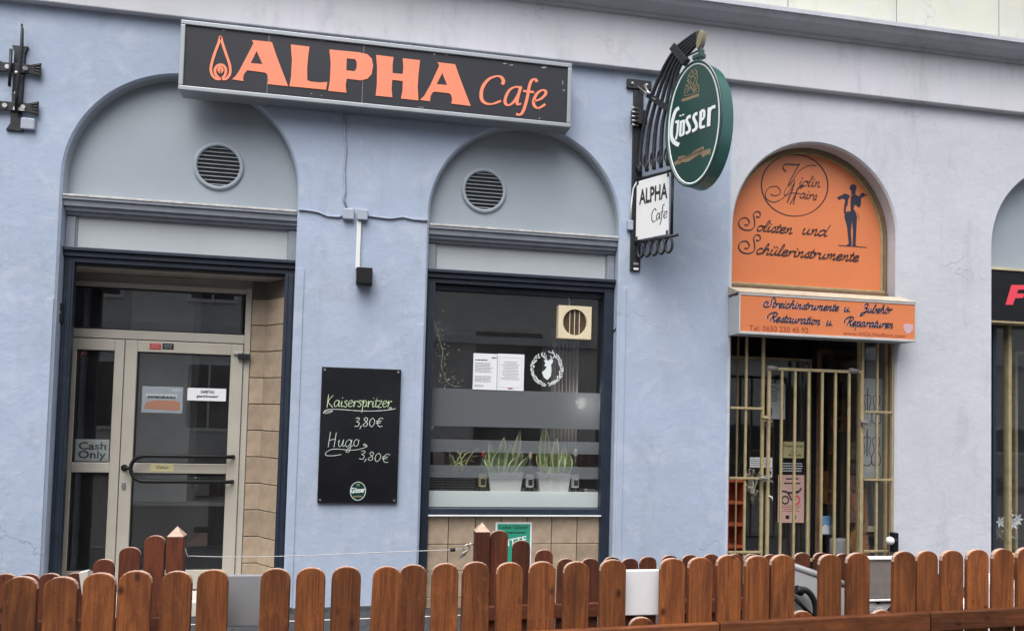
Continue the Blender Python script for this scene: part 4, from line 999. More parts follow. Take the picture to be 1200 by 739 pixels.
ov = bthing('oval_sign', PB(806, 219)[1], 'green oval drum sign with white lettering on the bracket', 'sign')
T0 = -.085
e0, e1, e2, e3 = PB(780.5, 160, T0), PB(846, 120, T0), PB(821, 69, T0), PB(806, 219.5, T0)
oc = ((e0[0]+e1[0])/2, (e2[1]+e3[1])/2); ra = (e1[0]-e0[0])/2*1.0; rb_ = (e2[1]-e3[1])/2
n = 64
ell = lambda k, f=1.0, g_=0: (oc[0]+(ra*f+g_)*math.cos(2*math.pi*k/n), oc[1]+(rb_*f+g_)*math.sin(2*math.pi*k/n))
def ering(f0, ga, ya, yb, nm, m_):
    o = MB(); V = []; F = []
    for gg, y in ((ga[0], yb), (ga[0], ya), (ga[1], ya), (ga[1], yb)): V += [(ell(k, 1, gg)[0], y, ell(k, 1, gg)[1]) for k in range(n)]
    for i in range(4):
        for k in range(n): F.append((i*n+k, i*n+(k+1) % n, ((i+1) % 4)*n+(k+1) % n, ((i+1) % 4)*n+k))
    o.add(V, F, True); return o.build(nm, m_, ov)
o = MB(); o.prism([ell(k, 1, -.012) for k in range(n)], T0+.004, T0+.010); o.build('sign_face', M['green'], ov)
DEP = .155
V = [(ell(k)[0], T0+.010, ell(k)[1]) for k in range(n)]+[(ell(k)[0], T0+DEP, ell(k)[1]) for k in range(n)]
o = MB(); o.add(V, [(k, (k+1) % n, n+(k+1) % n, n+k) for k in range(n)], True); o.add([(ell(k, 1, -.001)[0], T0+DEP, ell(k, 1, -.001)[1]) for k in range(n)], [tuple(reversed(range(n)))]); o.build('drum_rim', M['teal'], ov)
ering(1, (-.014, .004), T0-.004, T0+.012, 'front_trim', M['green'])
ering(1, (-.030, -.016), T0+.0005, T0+.006, 'white_line', M['vinyl_white'])
hp = PB(821, 66, 0); o = MB(); o.box(hp[0]-.06, hp[0]+.03, -.03, .03, hp[1]-.02, hp[1]+.015); o.box(hp[0]-.005, hp[0]+.02, -.025, .025, hp[1]+.015, hp[1]+.05); o.build('hanger_block', M['green'], ov, .004)
YF = T0+.0025
_g = fb(735, 110, 6.423, YF); gw = .00132
g = lambda x, y: _g(336+(x-320)*.965, y)
GS = [([(376,106),(350,128),(328,190),(317,260),(318,325),(340,366),(376,385)], 24), ([(346,213),(378,206)], 15), ([(368,212),(363,290),(350,345)], 15),
      ([(390,212),(384,318)], 17), ([(414,200),(411,306)], 17), ([(384,214),(418,202)], 15), ([(382,316),(414,303)], 15), ([(387,170),(388,160)], 15), ([(408,163),(409,153)], 15),
      ([(468,170),(448,175),(436,200),(447,228),(458,252),(455,282),(428,298)], 19), ([(520,150),(502,154),(490,178),(500,206),(511,230),(508,262),(478,282)], 19),
      ([(547,128),(541,255)], 19), ([(547,130),(574,124)], 15), ([(573,126),(572,178)], 16), ([(572,178),(546,205)], 15), ([(541,256),(578,245)], 16),
      ([(614,102),(606,245)], 24), ([(612,130),(634,104),(660,96)], 19)]
o = MB()
for k, (s_, w_) in enumerate(GS): o.ribbon([g(a+7, b+9) for a, b in s_], w_*gw*1.12, YF+.0008-.00003*k)
o.build('lettering_shadow', M['print_black'], ov)
o = MB()
for k, (s_, w_) in enumerate(GS): o.ribbon([g(*p) for p in s_], w_*gw, YF-.00003*k)
o.build('lettering', M['vinyl_white'], ov)
o = MB()
for k, (s_, w_) in enumerate([([(366,498),(400,490),(440,488),(480,465),(520,440),(570,418)], 40), ([(340,530),(362,515),(388,512)], 26), ([(552,462),(585,440),(622,432)], 34)]): o.ribbon([g(*p) for p in s_], w_*gw*.95, YF+.0012-.0003*(2-k))
o.build('gold_ribbon', M['goldprint'], ov); o = MB()
g1 = fb(735, 30, 7.777, YF)
cw = .0009
for k, (s_, w_) in enumerate([([(497,682),(550,668),(600,650),(655,632)], 30), ([(520,630),(530,580),(560,520),(555,470),(590,420)], 9), ([(650,610),(655,560),(630,520),(640,470),(630,410)], 9), ([(540,620),(575,560),(610,600),(640,560)], 10), ([(560,600),(600,540),(630,590)], 8), ([(575,500),(600,460),(620,490),(590,530),(575,500)], 9), ([(530,540),(560,560),(540,590)], 8), ([(585,400),(600,430),(620,400),(640,430)], 8), ([(560,450),(580,470),(610,440),(640,450)], 8), ([(520,640),(580,630),(650,600)], 7), ([(600,520),(620,550),(650,540)], 8), ([(545,500),(570,530),(590,570)], 8), ([(605,560),(612,610),(590,630)], 9)]):
    o.ribbon([g1(*p) for p in s_], w_*cw, YF-.0001*k, .3, .5)
o.build('gold_crest', M['goldprint'], ov)
o = MB(); A_, B_, C_ = g(372, 508), g(566, 430), g(372, 484); text_into(o, 'GUT BESSER GÖSSER', (A_, B_, C_), YF-.002, .01); o.build('ribbon_lettering', M['print_black'], ov)

# ================================================================== violin shop: arched panel, sign box
a, b, s_ = OPEN[2]; YV = .165
zbase = (P(857, 332, .1).z+P(1045, 343, .1).z)/2
vp = thing('arched_sign_panel', ((a+b)/2, YV, zbase), 'orange arched panel with script lettering and a violinist above the instrument shop', 'sign')
o = MB(); o.prism(arch_pts(a, b, s_, .030, base=zbase), YV, YV+.03); o.build('panel', M['orange'], vp)
def arch_ring(i0, i1, ya, yb, nm, m_, par, zb_):
    o = MB(); A1 = arch_pts(a, b, s_, i0, 48, zb_); A2 = arch_pts(a, b, s_, i1, 48, zb_); m_n = len(A1)
    V = [(x, yb, z) for x, z in A1]+[(x, ya, z) for x, z in A1]+[(x, ya, z) for x, z in A2]+[(x, yb, z) for x, z in A2]
    F = []
    for i in range(3):
        for k in range(m_n-1): F.append((i*m_n+k, i*m_n+k+1, (i+1)*m_n+k+1, (i+1)*m_n+k))
    o.add(V, F, True); return o.build(nm, m_, par)
arch_ring(-.005, .028, .125, .20, 'arch_frame', M['brownwood'], vp, zbase-.03)
arch_ring(.0285, .042, .145, .19, 'gold_bead', M['gold'], vp, zbase-.02)
o = MB(); o.box(a+.004, b-.004, .10, .20, zbase-.035, zbase-.004); o.build('bottom_rail', M['brownwood'], vp, .006)
o = MB(); o.box(a+.03, b-.03, .118, .163, zbase-.003, zbase+.018); o.build('gold_bead', M['gold'], vp, .005)
YP = YV-.0012
fa = zoom(850, 160, 5.686, YP); fl = zoom(860, 170, 5.28, YP); fr_ = zoom(930, 170, 4.923, YP)
um = .00163                                                    # metres per crop pixel at sc 5.3
o = MB(); y = YP; n = 40
o.ribbon([fa(462+221*math.cos(2*math.pi*k/n)-8*math.sin(2*math.pi*k/n), 325+205*math.sin(2*math.pi*k/n)+10*math.cos(2*math.pi*k/n)) for k in range(n)], .0135, y, .45, 0.3, closed=True)
o.build('ring_emblem', M['print_dark'], vp)
o = MB()
for k, (st_, w_) in enumerate([([(405,235),(385,215),(392,190),(430,185),(470,190),(493,185),(478,210),(440,280),(418,325)], 8), ([(418,328),(435,322),(475,250),(520,210),(560,193),(605,195)], 5), ([(300,385),(330,395),(365,380),(362,350),(335,332),(295,340),(268,375),(275,415),(320,437),(370,420),(420,370),(462,305)], 5), ([(462,305),(440,370),(412,440)], 9), ([(465,300),(448,295),(400,355),(392,385),(410,392),(450,360)], 4), ([(498,345),(520,330),(490,340),(460,400),(430,450)], 7), ([(505,340),(480,350),(455,440),(452,450)], 8), ([(430,375),(500,380)], 4)]):
    o.ribbon([fa(*p) for p in st_], w_*.0020, YP-.0002*k, .45, .9)
y = script(o, 'iolin', fa(488, 328), fa(636, 338), .050, .0115, YP-.002, .35, .6)
y = script(o, 'airs', fa(492, 408), fa(608, 424), .048, .0115, y, .35, .6)
o.build('emblem_lettering', M['print_dark'], vp)
o = MB()
for k, (dx, dy_) in enumerate(((0, 0), (0, 144))):
    o.ribbon([fl(a_+dx, b_+dy_) for a_, b_ in [(138,440),(148,448),(162,440),(160,418),(140,412),(122,430),(128,470),(126,505),(105,524),(70,526),(38,508),(30,478),(48,455),(78,452),(95,475),(85,495),(65,494)]], 10*um, YP-.0003*k, .55, .9)
y = YP-.001
wd = .0175
o.build('flourish_capitals', M['print_dark'], vp)
o = MB()
y = script(o, 'olisten', fl(138, 530), fl(366, 550), .052, wd, y, .42, .6)
o.build('script_word', M['print_dark'], vp); o = MB()
y = script(o, 'und', fr_(45, 512), fr_(198, 527), .054, wd, y, .42, .6)
o.build('script_word', M['print_dark'], vp); o = MB()
y = script(o, 'chülerinstrumente', fl(135, 672), fr_(378, 672), .052, wd, y, .42, .6)
o.build('script_word', M['print_dark'], vp)
o = MB()
V_ = [([(295,385),(355,378),(366,412),(362,500),(358,574),(366,582),(340,582),(343,500),(336,440),(331,500),(336,572),(332,580),(303,580),(318,566),(308,470),(293,415)]),
      ([(252,300),(268,293),(298,278),(326,292),(314,318),(312,345),(302,362),(300,390),(289,392),(292,350),(298,316),(282,308),(262,316),(256,314)]),
      ([(330,296),(354,284),(378,296),(384,290),(380,284),(402,274),(412,286),(436,288),(410,294),(388,306),(389,345),(378,362),(356,344),(350,352),(346,366),(356,388),(330,388),(328,340)]),
      ([(322,252),(326,234),(340,225),(356,230),(364,246),(358,262),(356,286),(332,288),(334,266)]),
      ([(258,576),(420,588),(422,592),(258,580)])]
for k, pts in enumerate(V_): o.prism([fr_(*p) for p in pts][::-1], YP-.0004*k, YP+.0005-.0004*k)
o.ribbon([fr_(364,385), fr_(374,410), fr_(376,432)], .004, YP-.003)
o.build('violinist_silhouette', M['print_navy'], vp)

zt_, zb_ = 2.735, 2.385; bx0, bx1 = 3.026, 4.698; BYF = -.20
vb = thing('sign_box', ((bx0+bx1)/2, -.1, zb_), 'orange box sign with script lettering and phone number over the barred shop door', 'sign')
o = MB(); fw = .022
o.box(bx0, bx1, BYF, -.003, zb_, zb_+fw); o.box(bx0, bx1, BYF, BYF+.03, zt_-fw, zt_); o.box(bx1-.012, bx1, BYF, -.003, zb_+fw, zt_-fw)
o.box(bx0, bx0+.012, BYF, -.003, zb_+fw, zt_-fw)
o.build('box_frame', mat('pale_box_frame', (.46, .46, .46), .5, var=.08, dirt=.4, dirtcol=(.2, .17, .14)), vb, .003)
o = MB(); o.add([(bx0-.005, BYF-.004, zt_+.001), (bx1+.005, BYF-.004, zt_+.001), (bx1+.005, -.002, zt_+.075), (bx0-.005, -.002, zt_+.075), (bx0-.005, -.002, zt_), (bx1+.005, -.002, zt_)], [(0, 1, 2, 3), (0, 3, 4), (1, 5, 2), (0, 4, 5, 1)]); o.build('top_flashing', mat('dirty_cream_flashing', (.42, .37, .28), .6, var=.2, vscale=14, dirt=.6, dirtcol=(.12, .08, .05)), vb)
o = MB(); o.box(bx0+.0125, bx1-.0125, BYF+.005, BYF+.012, zb_+fw, zt_-fw); o.build('sign_face', M['orange'], vb)
YB = BYF+.0035
f6 = zoom(880, 335, 6.0, YB); f5 = zoom(845, 280, 4.99, YB)
for m_, off, nm in (('print_lilac', (-8, 2), 'lettering_outline'), ('print_navy', (0, 0), 'script_lettering')):
    o = MB(); y = YB+(.0008 if off[0] else -.0005); w_ = .0145 if not off[0] else .006
    F_ = lambda x, y_: f6(x+off[0], y_+off[1])
    y = script(o, 'Streichinstrumente', F_(98, 147), F_(618, 175), .037, w_, y, .42, .6)
    o.build(nm, M[m_], vb); o = MB()
    y = script(o, 'u.', F_(650, 177), F_(706, 180), .037, w_, y, .42, .6)
    o.build(nm, M[m_], vb); o = MB()
    y = script(o, 'Zubehör', F_(775, 184), F_(990, 192), .037, w_, y, .42, .6)
    o.build(nm, M[m_], vb); o = MB()
    y = script(o, 'Restauration', F_(120, 246), F_(488, 270), .037, w_, y, .42, .6)
    o.build(nm, M[m_], vb); o = MB()
    y = script(o, 'u.', F_(525, 272), F_(582, 275), .037, w_, y, .42, .6)
    o.build(nm, M[m_], vb); o = MB()
    y = script(o, 'Reparaturen', F_(660, 276), F_(1000, 294), .037, w_, y, .42, .6)
    o.build(nm, M[m_], vb)
o = MB(); text_into(o, 'Tel: 0650 230 45 92', (f5(166, 534), f5(510, 549), f5(166, 502)), YB-.0002); o.build('contact_lettering', M['print_rust'], vb); o = MB(); text_into(o, 'www.VIOLINaffairs.com', (f5(714, 560), f5(1078, 577), f5(714, 538)), YB-.0004); o.build('contact_lettering', M['print_rust'], vb)
o = MB(); 
o.prism([f5(*p) for p in [(1066,500),(1090,494),(1122,502),(1122,530),(1100,553),(1086,552),(1068,530)]][::-1], YB-.0002, YB+.0006)
o.build('pale_crest', M['print_lilac'], vb)

# ================================================================== violin shop front behind the bars
a, b, s_ = OPEN[2]; YS = .62
xl_, xr_ = a-.35, b+.35
o = MB(); X0, X1, Y0, Y1, Z0, Z1 = xl_, xr_, .30, 3.6, .1, 2.85
o.add([(X0, Y0, Z0), (X1, Y0, Z0), (X1, Y1, Z0), (X0, Y1, Z0), (X0, Y0, Z1), (X1, Y0, Z1), (X1, Y1, Z1), (X0, Y1, Z1)], [(0, 1, 2, 3), (4, 7, 6, 5), (2, 6, 7, 3), (1, 5, 6, 2), (3, 7, 4, 0)])
o.build('shop_room', M['room'], bld)
o = MB(); o.box(a-.01, b+.01, .10, .34, 2.60, zbase-.036); o.build('shop_lintel', M['room'], bld)
for xa_, xb_ in ((xl_, a-.001), (b+.001, xr_)):
    o = MB(); o.box(xa_, xb_, .302, .33, 0, 2.9); o.build('shop_lining', M['room'], bld)
S = lambda px, py, Y=YS: P(px, py, Y)
# shop frames
def bar(x0, x1, y0, y1, z0_, z1_, nm, m_, par=bld, bev=.003):
    o = MB(); o.box(x0, x1, y0, y1, z0_, z1_); return o.build(nm, m_, par, bev)
zf = S(905, 420).z; xf = S(949.5, 500).x
bar(a+.0, xf+.012, YS, YS+.03, zf-.012, zf+.012, 'shop_frame_rail', M['gold'])
bar(xf-.012, xf+.012, YS, YS+.03, .2, zf-.0125, 'shop_frame_post', M['gold'])
xe = S(864, 500, .35).x; bar(xe-.008, xe+.008, .35, .365, .2, 2.6, 'shop_frame_post', M['gold'])
xd0, xd1 = S(957, 500, .64).x, S(1000, 500, .64).x
bar(xd0, xd0+.05, .64, .69, .2, S(960, 413, .64).z, 'shop_door_stile', M['brownwood']); bar(xd1, xd1+.06, .64, .69, .2, S(960, 413, .64).z, 'shop_door_stile', M['brownwood'])
bar(xd0, xd1+.06, .945, .695, S(960, 413, .64).z, S(960, 408, .64).z, 'shop_door_rail', M['brownwood'])
bar(xf+.02, xd0-.005, YS+.02, YS+.2, .2, 2.6, 'shop_post', M['black'])
o = MB(); o.box(a+.01, xf-.013, YS+.012, YS+.018, .2, zf-.013); o.build('shop_pane', M['glass'], bld)
o = MB(); xw = S(1007.5, 500, .12).x; o.box(xw, b-.015, .12, .126, .262, 2.6); o.build('shop_pane', M['glass'], bld)
bar(xw-.02, xw, .11, .14, .262, 2.6, 'shop_frame_post', M['gold']); bar(xw-.012, xw-.002, .141, .60, .262, 2.6, 'shop_partition', M['glass'])
bar(a-.2, b+.3, .06, .70, .0, .26, 'shop_step', M['plinth'])
bar(b-.014, b+.05, .075, .14, .261, 2.6, 'shop_jamb', M['brownwood']); bar(b-.006, b+.05, .141, .34, .261, 2.6, 'shop_jamb_lining', M['room']); bar(b-.03, b-.0145, .085, .118, .261, 2.6, 'jamb_bead', M['gold'])

# security gate
YG = .03
gate = thing('security_gate', ((a+b)/2, YG, .26), 'brass coloured barred gate with fixed side grilles in front of the instrument shop', 'gate')
Gx = lambda px, py=520: P(px, py, YG).x
zr_ = [(P(856, 477, YG).z+P(1045, 483.5, YG).z)/2, (P(856, 559, YG).z+P(1045, 562.2, YG).z)/2, (P(856, 645.6, YG).z+P(1045, 645.2, YG).z)/2]
def vbar(px, z0_, z1_, w_, nm, y=YG, top=None):
    x = Gx(px); o = MB(); o.box(x-w_/2, x+w_/2, y-w_/2, y+w_/2, z0_, z1_); return o.build(nm, M['gold'], gate, .003)
ztopb = 2.58
for px in (873.4, 893, 1009.8, 1027.4, 1045.3): vbar(px, .26, ztopb, .020 if px not in (893, 1009.8) else .026, 'upright_bar')
for z_ in zr_:
    for pa, pb_ in ((854.5, 891.8), (1011.4, 1044.3)):
        x0, x1 = max(a+.003, Gx(pa)), min(b+.0, Gx(pb_)); o = MB(); o.box(x0, x1, YG-.022, YG-.011, z_-.010, z_+.010); o.build('cross_bar', M['gold'], gate, .002)
zgt = (P(895, 432, YG).z+P(1007, 436, YG).z)/2; zgb_ = P(930, 655, YG).z
YH = YG-.03
for px in (913.2, 928.8, 944.9, 960.5, 976, 992): vbar(px, zgb_+.02, zgt-.0135, .021, 'gate_bar', YH)
for px in (898.2, 1006.5): vbar(px, zgb_-.02, zgt+.013, .026, 'gate_stile', YH)
for z_ in (zgt, zgb_):
    o = MB(); o.box(Gx(898.2)+.0135, Gx(1006.5)-.0135, YH-.013, YH+.013, z_-.013, z_+.013); o.build('gate_rail', M['gold'], gate, .003)
for px, py in ((905, 432), (1000, 435)):
    c = P(px, py, YH); o = MB(); o.tube([(c.x-.05, YH, c.z+.003), (c.x-.02, YH, c.z+.004), (c.x+.045, YH, c.z)], [.02, .027, .022], 10); o.build('rag_wrap', M['taupe'], gate)
for px, py, dx in ((894.5, 490, 0), (1010, 495, .03), (893, 560, .02)):
    c = P(px, py, YH); o = MB(); o.box(c.x-.02, c.x+.025, YH-.04, YH-.012, c.z-.025, c.z+.025); o.tube([(c.x-.04, YH-.045, c.z+.01), (c.x+.02, YH-.05, c.z), (c.x+.06+dx, YH-.04, c.z-.03)], .008, 8); o.build('latch', M['steel'] if dx else M['gold'], gate, .003)
c = P(900, 583, YH); o = MB(); o.tube([(c.x-.005, YH-.02, c.z+.02), (c.x+.02, YH-.03, c.z+.01), (c.x+.025, YH-.03, c.z-.02)], .006, 6); o.build('hook', M['white'], gate)

def sheetpaper(name, px0, py0, px1, py1, Y, m_, label, cat_='notice', group=None, th=.0015):
    A_, B_ = P(px0, py0, Y), P(px1, py1, Y)
    t = thing(name, ((A_.x+B_.x)/2, Y, B_.z), label, cat_, group)
    o = MB(); o.box(A_.x, B_.x, Y, Y+th, B_.z, A_.z); o.build('sheet', m_, t)
    return t, A_.x, B_.x, B_.z, A_.z
def lines(par, x0, x1, z0_, z1_, n_, Y, m_, nm='print', frac=.45, jag=.25, align='l'):
    for k in range(n_):
        h = (z1_-z0_)/n_; z_ = z1_-(k+.5)*h; w_ = (x1-x0)*(1-random.uniform(0, jag)); o = MB()
        xs = x0 if align == 'l' else (x0+x1-w_)/2
        x = xs
        while x < xs+w_-.002:
            ww = min(random.uniform(.010, .035), xs+w_-x); o.box(x, x+ww, Y-.0008, Y-.0002, z_-h*frac/2, z_+h*frac/2); x += ww+.004
        ob = o.build(nm, m_, par)
        ob['kind'] = 'stuff'
t, x0, x1, z0_, z1_ = sheetpaper('notice', 899.5, 449, 920, 491, YS-.01, M['paper'], 'tall white notice with instrument drawings behind the gate bars')
lines(t, x0+.02, x1-.06, z0_+.16, z1_-.06, 5, YS-.01, M['print_grey']);
o = MB(); o.ribbon([(x0+.02, z1_-.05), (x0+.06, z1_-.03), (x0+.10, z1_-.05), (x1-.03, z1_-.04)], .006, YS-.011); o.build('heading', M['print_black'], t)
for xx, zz_ in ((x0+.03, z0_+.06), (x1-.04, z0_+.10)):
    o = MB(); o.ribbon([(xx, zz_-.04), (xx+.015, zz_), (xx+.01, zz_+.05)], .018, YS-.0112); o.build('drawing', M['print_grey'], t)
t, x0, x1, z0_, z1_ = sheetpaper('notice', 918.2, 517, 942, 536.5, YS-.01, M['yellowp'], 'pale yellow notice above the pink poster behind the gate bars')
o = MB(); text_into(o, 'Reparaturen', ((x0+.01, z1_-.06), (x1-.01, z1_-.06), (x0+.01, z1_-.025)), YS-.011, .01); o.build('heading', M['print_black'], t)
o = MB(); text_into(o, 'und', ((x0+.08, z1_-.105), (x0+.14, z1_-.105), (x0+.08, z1_-.075)), YS-.011, .01); o.build('print', M['print_black'], t)
o = MB(); text_into(o, 'Ankäufe', ((x0+.05, z0_+.015), (x1-.03, z0_+.015), (x0+.05, z0_+.045)), YS-.011, .01); o.build('print', M['print_black'], t)
t, x0, x1, z0_, z1_ = sheetpaper('notice', 913, 540, 942, 554, YS-.01, M['black'], 'narrow black strip with pale print between yellow notice and pink poster')
lines(t, x0+.01, x1-.01, z0_+.008, z1_-.008, 4, YS-.01, M['paper'], 'print', .4, .1)
t, x0, x1, z0_, z1_ = sheetpaper('poster', 912, 556, 942, 612, YS-.01, M['pink'], 'pink poster with a colourful bicycle drawing behind the gate bars', 'poster')
lines(t, x0+.06, x1-.04, z1_-.10, z1_-.015, 2, YS-.01, M['print_dark'], 'heading', .35, .3, 'c')
lines(t, x0+.03, x1-.03, z0_+.10, z0_+.17, 4, YS-.01, M['print_rust'], 'print', .3, .4, 'c')
for k, (cx_, cz_, r_, m_) in enumerate(((x0+.075, z0_+.215, .035, 'print_black'), (x1-.085, z0_+.215, .038, 'redsign'))):
    o = MB(); o.ribbon([(cx_+r_*math.cos(2*math.pi*j/16), cz_+r_*math.sin(2*math.pi*j/16)) for j in range(16)], .014, YS-.0112-.0004*k, closed=True); o.build('wheel_drawing', M[m_], t)
o = MB()
for k, st_ in enumerate(([(x0+.04, z0_+.30), (x0+.10, z0_+.285), (x0+.14, z0_+.22), (x1-.09, z0_+.215)], [(x0+.10, z0_+.285), (x1-.07, z0_+.29), (x1-.03, z0_+.33)], [(x1-.09, z0_+.215), (x1-.12, z0_+.28), (x1-.06, z0_+.30)])): o.ribbon([tuple(p) for p in st_], .016, YS-.0122-.0003*k)
o.build('frame_drawing', M['print_navy'], t)
for xx in (x0+.10, x1-.10): 
    o = MB(); o.box(xx-.018, xx+.018, YS-.0112, YS-.0102, z0_+.035, z0_+.07); o.build('print', M['print_black'], t)
t, x0, x1, z0_, z1_ = sheetpaper('notice', 879, 535.5, 905, 547.5, .40, M['paper'], 'small white card in the left side window of the instrument shop')
lines(t, x0+.01, x1-.01, z0_+.01, z1_-.01, 4, .40, M['print_grey'])
t, x0, x1, z0_, z1_ = sheetpaper('notice', 898.5, 548, 905, 559, YS-.02, M['paper'], 'tiny white leaflet under the card in the instrument shop')
o = MB(); o.disc(((x0+x1)/2, (z0_+z1_)/2), .02, YS-.0212, YS-.0202, 12); o.build('print', M['print_black'], t)
t, x0, x1, z0_, z1_ = sheetpaper('postcard', 961.5, 604, 972, 626, .58, M['bluep'], 'blue and white postcard standing low behind the gate', 'postcard')
o = MB(); o.prism([(x0+.005, z0_+.01), (x1-.005, z0_+.01), (x1-.01, z0_+.08), (x0+.05, z0_+.10), (x0+.01, z0_+.07)], .579, .5796); o.build('print', M['paper'], t)
t, x0, x1, z0_, z1_ = sheetpaper('poster', 1009.5, 443, 1034, 560, .17, mat('faded_poster_paper', (0.42, 0.43, 0.42), .6), 'large faded poster of violin outlines in the right shop window', 'poster')
for k in range(2):
    for j in range(2):
        cx_ = x0+(x1-x0)*(.28+.42*k); cz_ = z0_+(z1_-z0_)*(.27+.42*j); h_ = .13
        pts = [(cx_+sx*w_*.055, cz_+v*h_) for sx, seq in ((1, ((.0, 1), (.55, .92), (.62, .6), (.38, .2), (.42, -.05), (.8, -.4), (.78, -.8), (.4, -1.0))), (-1, ((.4, -1.0), (.78, -.8), (.8, -.4), (.42, -.05), (.38, .2), (.62, .6), (.55, .92)))) for w_, v in seq]
        o = MB(); o.ribbon(pts, .008, .169-.0004*j, closed=True); o.ribbon([(cx_, cz_-.05), (cx_, cz_+h_*1.5)], .012, .168-.0004*j); o.build('violin_drawing', M['print_black'], t)

# goods in the instrument shop
q0, q1 = P(856, 561, .45), P(869, 646, .45)
sh = thing('shelf_unit', ((q0.x+q1.x)/2, .5, .262), 'orange red shelf unit at the left edge of the barred shop', 'shelf')
o = MB(); o.box(q0.x-.14, q1.x, .60, .62, .262, q0.z); o.build('back_panel', M['shelf'], sh)
o = MB(); o.box(q1.x-.0, q1.x+.018, .42, .62, .262, q0.z+.01); o.build('side_panel', M['shelf'], sh, .002)
for k in range(5):
    z_ = q0.z-.015-k*.2; o = MB(); o.box(q0.x-.14, q1.x-.001, .42, .599, z_-.012, z_+.012); o.build('shelf_board', M['shelf'], sh, .002)
def cello(cx_, cy_, z0_, h_, rot, lab):
    c = thing('cello', (cx_, cy_, z0_), lab, 'cello'); ORG[c.name] = Vector((0, 0, 0)); c.rotation_euler = (rad(-6), 0, rot)
    half = [(0, 0), (.5, .02), (.82, .10), (.95, .24), (.86, .37), (.62, .45), (.55, .55), (.60, .64), (.76, .74), (.78, .86), (.60, .96), (.30, .995), (0, 1.0)]
    bw = h_*.30
    cur = [Vector((w_*bw, v*h_, 0)) for w_, v in half]; cur = [(v.x, v.y) for v in cat([(v.x, v.y, 0) for v in cur], 4)]
    outl = cur+[(-x, z) for x, z in reversed(cur[1:-1])]
    o = MB(); o.prism(outl, -.06, .06); o.v = [(x, y, z+.12) for x, y, z in o.v]; o.build('body', M['cello'], c, .012)
    o = MB(); o.box(-.022, .022, -.085, -.062, .12+h_*.30+.05, .12+h_*1.45); o.build('fingerboard', M['black'], c, .004)
    o = MB(); o.box(-.026, .026, -.06, .0, .12+h_*.99, .12+h_*1.5); o.build('neck', M['cello'], c, .006)
    o = MB(); o.prism([(-.045, .12+h_*.40), (.045, .12+h_*.40), (.03, .12+h_*.48), (-.03, .12+h_*.48)], -.10, -.061); o.build('bridge', M['goldlight'], c)
    o = MB(); o.prism([(-.012, .12+h_*.08), (.012, .12+h_*.08), (.03, .12+h_*.34), (-.03, .12+h_*.34)], -.09, -.072); o.build('tailpiece', M['black'], c)
    for sx in (-1, 1):
        o = MB(); o.ribbon([(sx*bw*.42, .12+h_*.30), (sx*bw*.36, .12+h_*.36), (sx*bw*.40, .12+h_*.45), (sx*bw*.30, .12+h_*.54), (sx*bw*.33, .12+h_*.57)], .016, -.0615); o.build('sound_hole', M['print_black'], c)
    o = MB(); o.tube([(0, 0, 0), (0, 0, .125)], .008, 8); o.build('end_pin', M['steel'], c)
    return c
qc = P(1020, 600, .33); cello(qc.x+.0, .33, .27, .66, rad(-18), 'amber varnished cello standing in the right window of the shop')
# dried bouquet and dark cases
q = P(882, 575, .55); bq = thing('dried_bouquet', (q.x, .55, q.z-.14), 'dusty green bouquet hanging upside down behind the left grille', 'bouquet')
o = MB()
for k in range(26):
    x_, z_ = q.x+random.uniform(-.06, .05), q.z+random.uniform(-.02, .22)
    o.tube([(q.x, .55, q.z-.14), ((x_+q.x)/2, .55+random.uniform(-.03, .03), (z_+q.z)/2-.05), (x_, .55+random.uniform(-.05, .05), z_)], [.004, .004, .012], 5)
o.build('stems', M['twig'], bq)
o = MB()
for k in range(60):
    x_, y_, z_ = q.x+random.uniform(-.07, .06), .55+random.uniform(-.05, .05), q.z+random.uniform(-.08, .22); d1 = Vector((random.uniform(-1, 1), random.uniform(-1, 1), random.uniform(-1, 1))).normalized()*.022; d2 = Vector((random.uniform(-1, 1), random.uniform(-1, 1), random.uniform(-1, 1))).normalized()*.012
    c_ = Vector((x_, y_, z_)); o.add([c_-d1, c_+d2, c_+d1, c_-d2], [(0, 1, 2, 3)])
o = o.build('leaves', mat('dusty_leaf', (.16, .18, .13), .8, var=.4, vscale=40), bq)
q = P(978, 648, .60); cs = thing('instrument_case', (q.x, .60, .262), 'dark instrument case with a pale bag on top behind the right of the gate', 'case')
o = MB(); o.box(q.x-.14, q.x+.18, .50, .60, .262, q.z); o.build('case_body', M['mech'], cs, .02, 3)
o = MB(); q2_ = P(984, 634, .54); o.box(q2_.x-.09, q2_.x+.08, .50, .58, q.z+.001, q2_.z+.03); o.build('bag', M['paper'], cs, .02, 3)
o = MB(); o.ribbon([(q.x-.1, q.z-.05), (q.x-.02, q.z-.02), (q.x+.1, q.z-.06)], .012, .497); o.build('case_trim', M['steel'], cs)
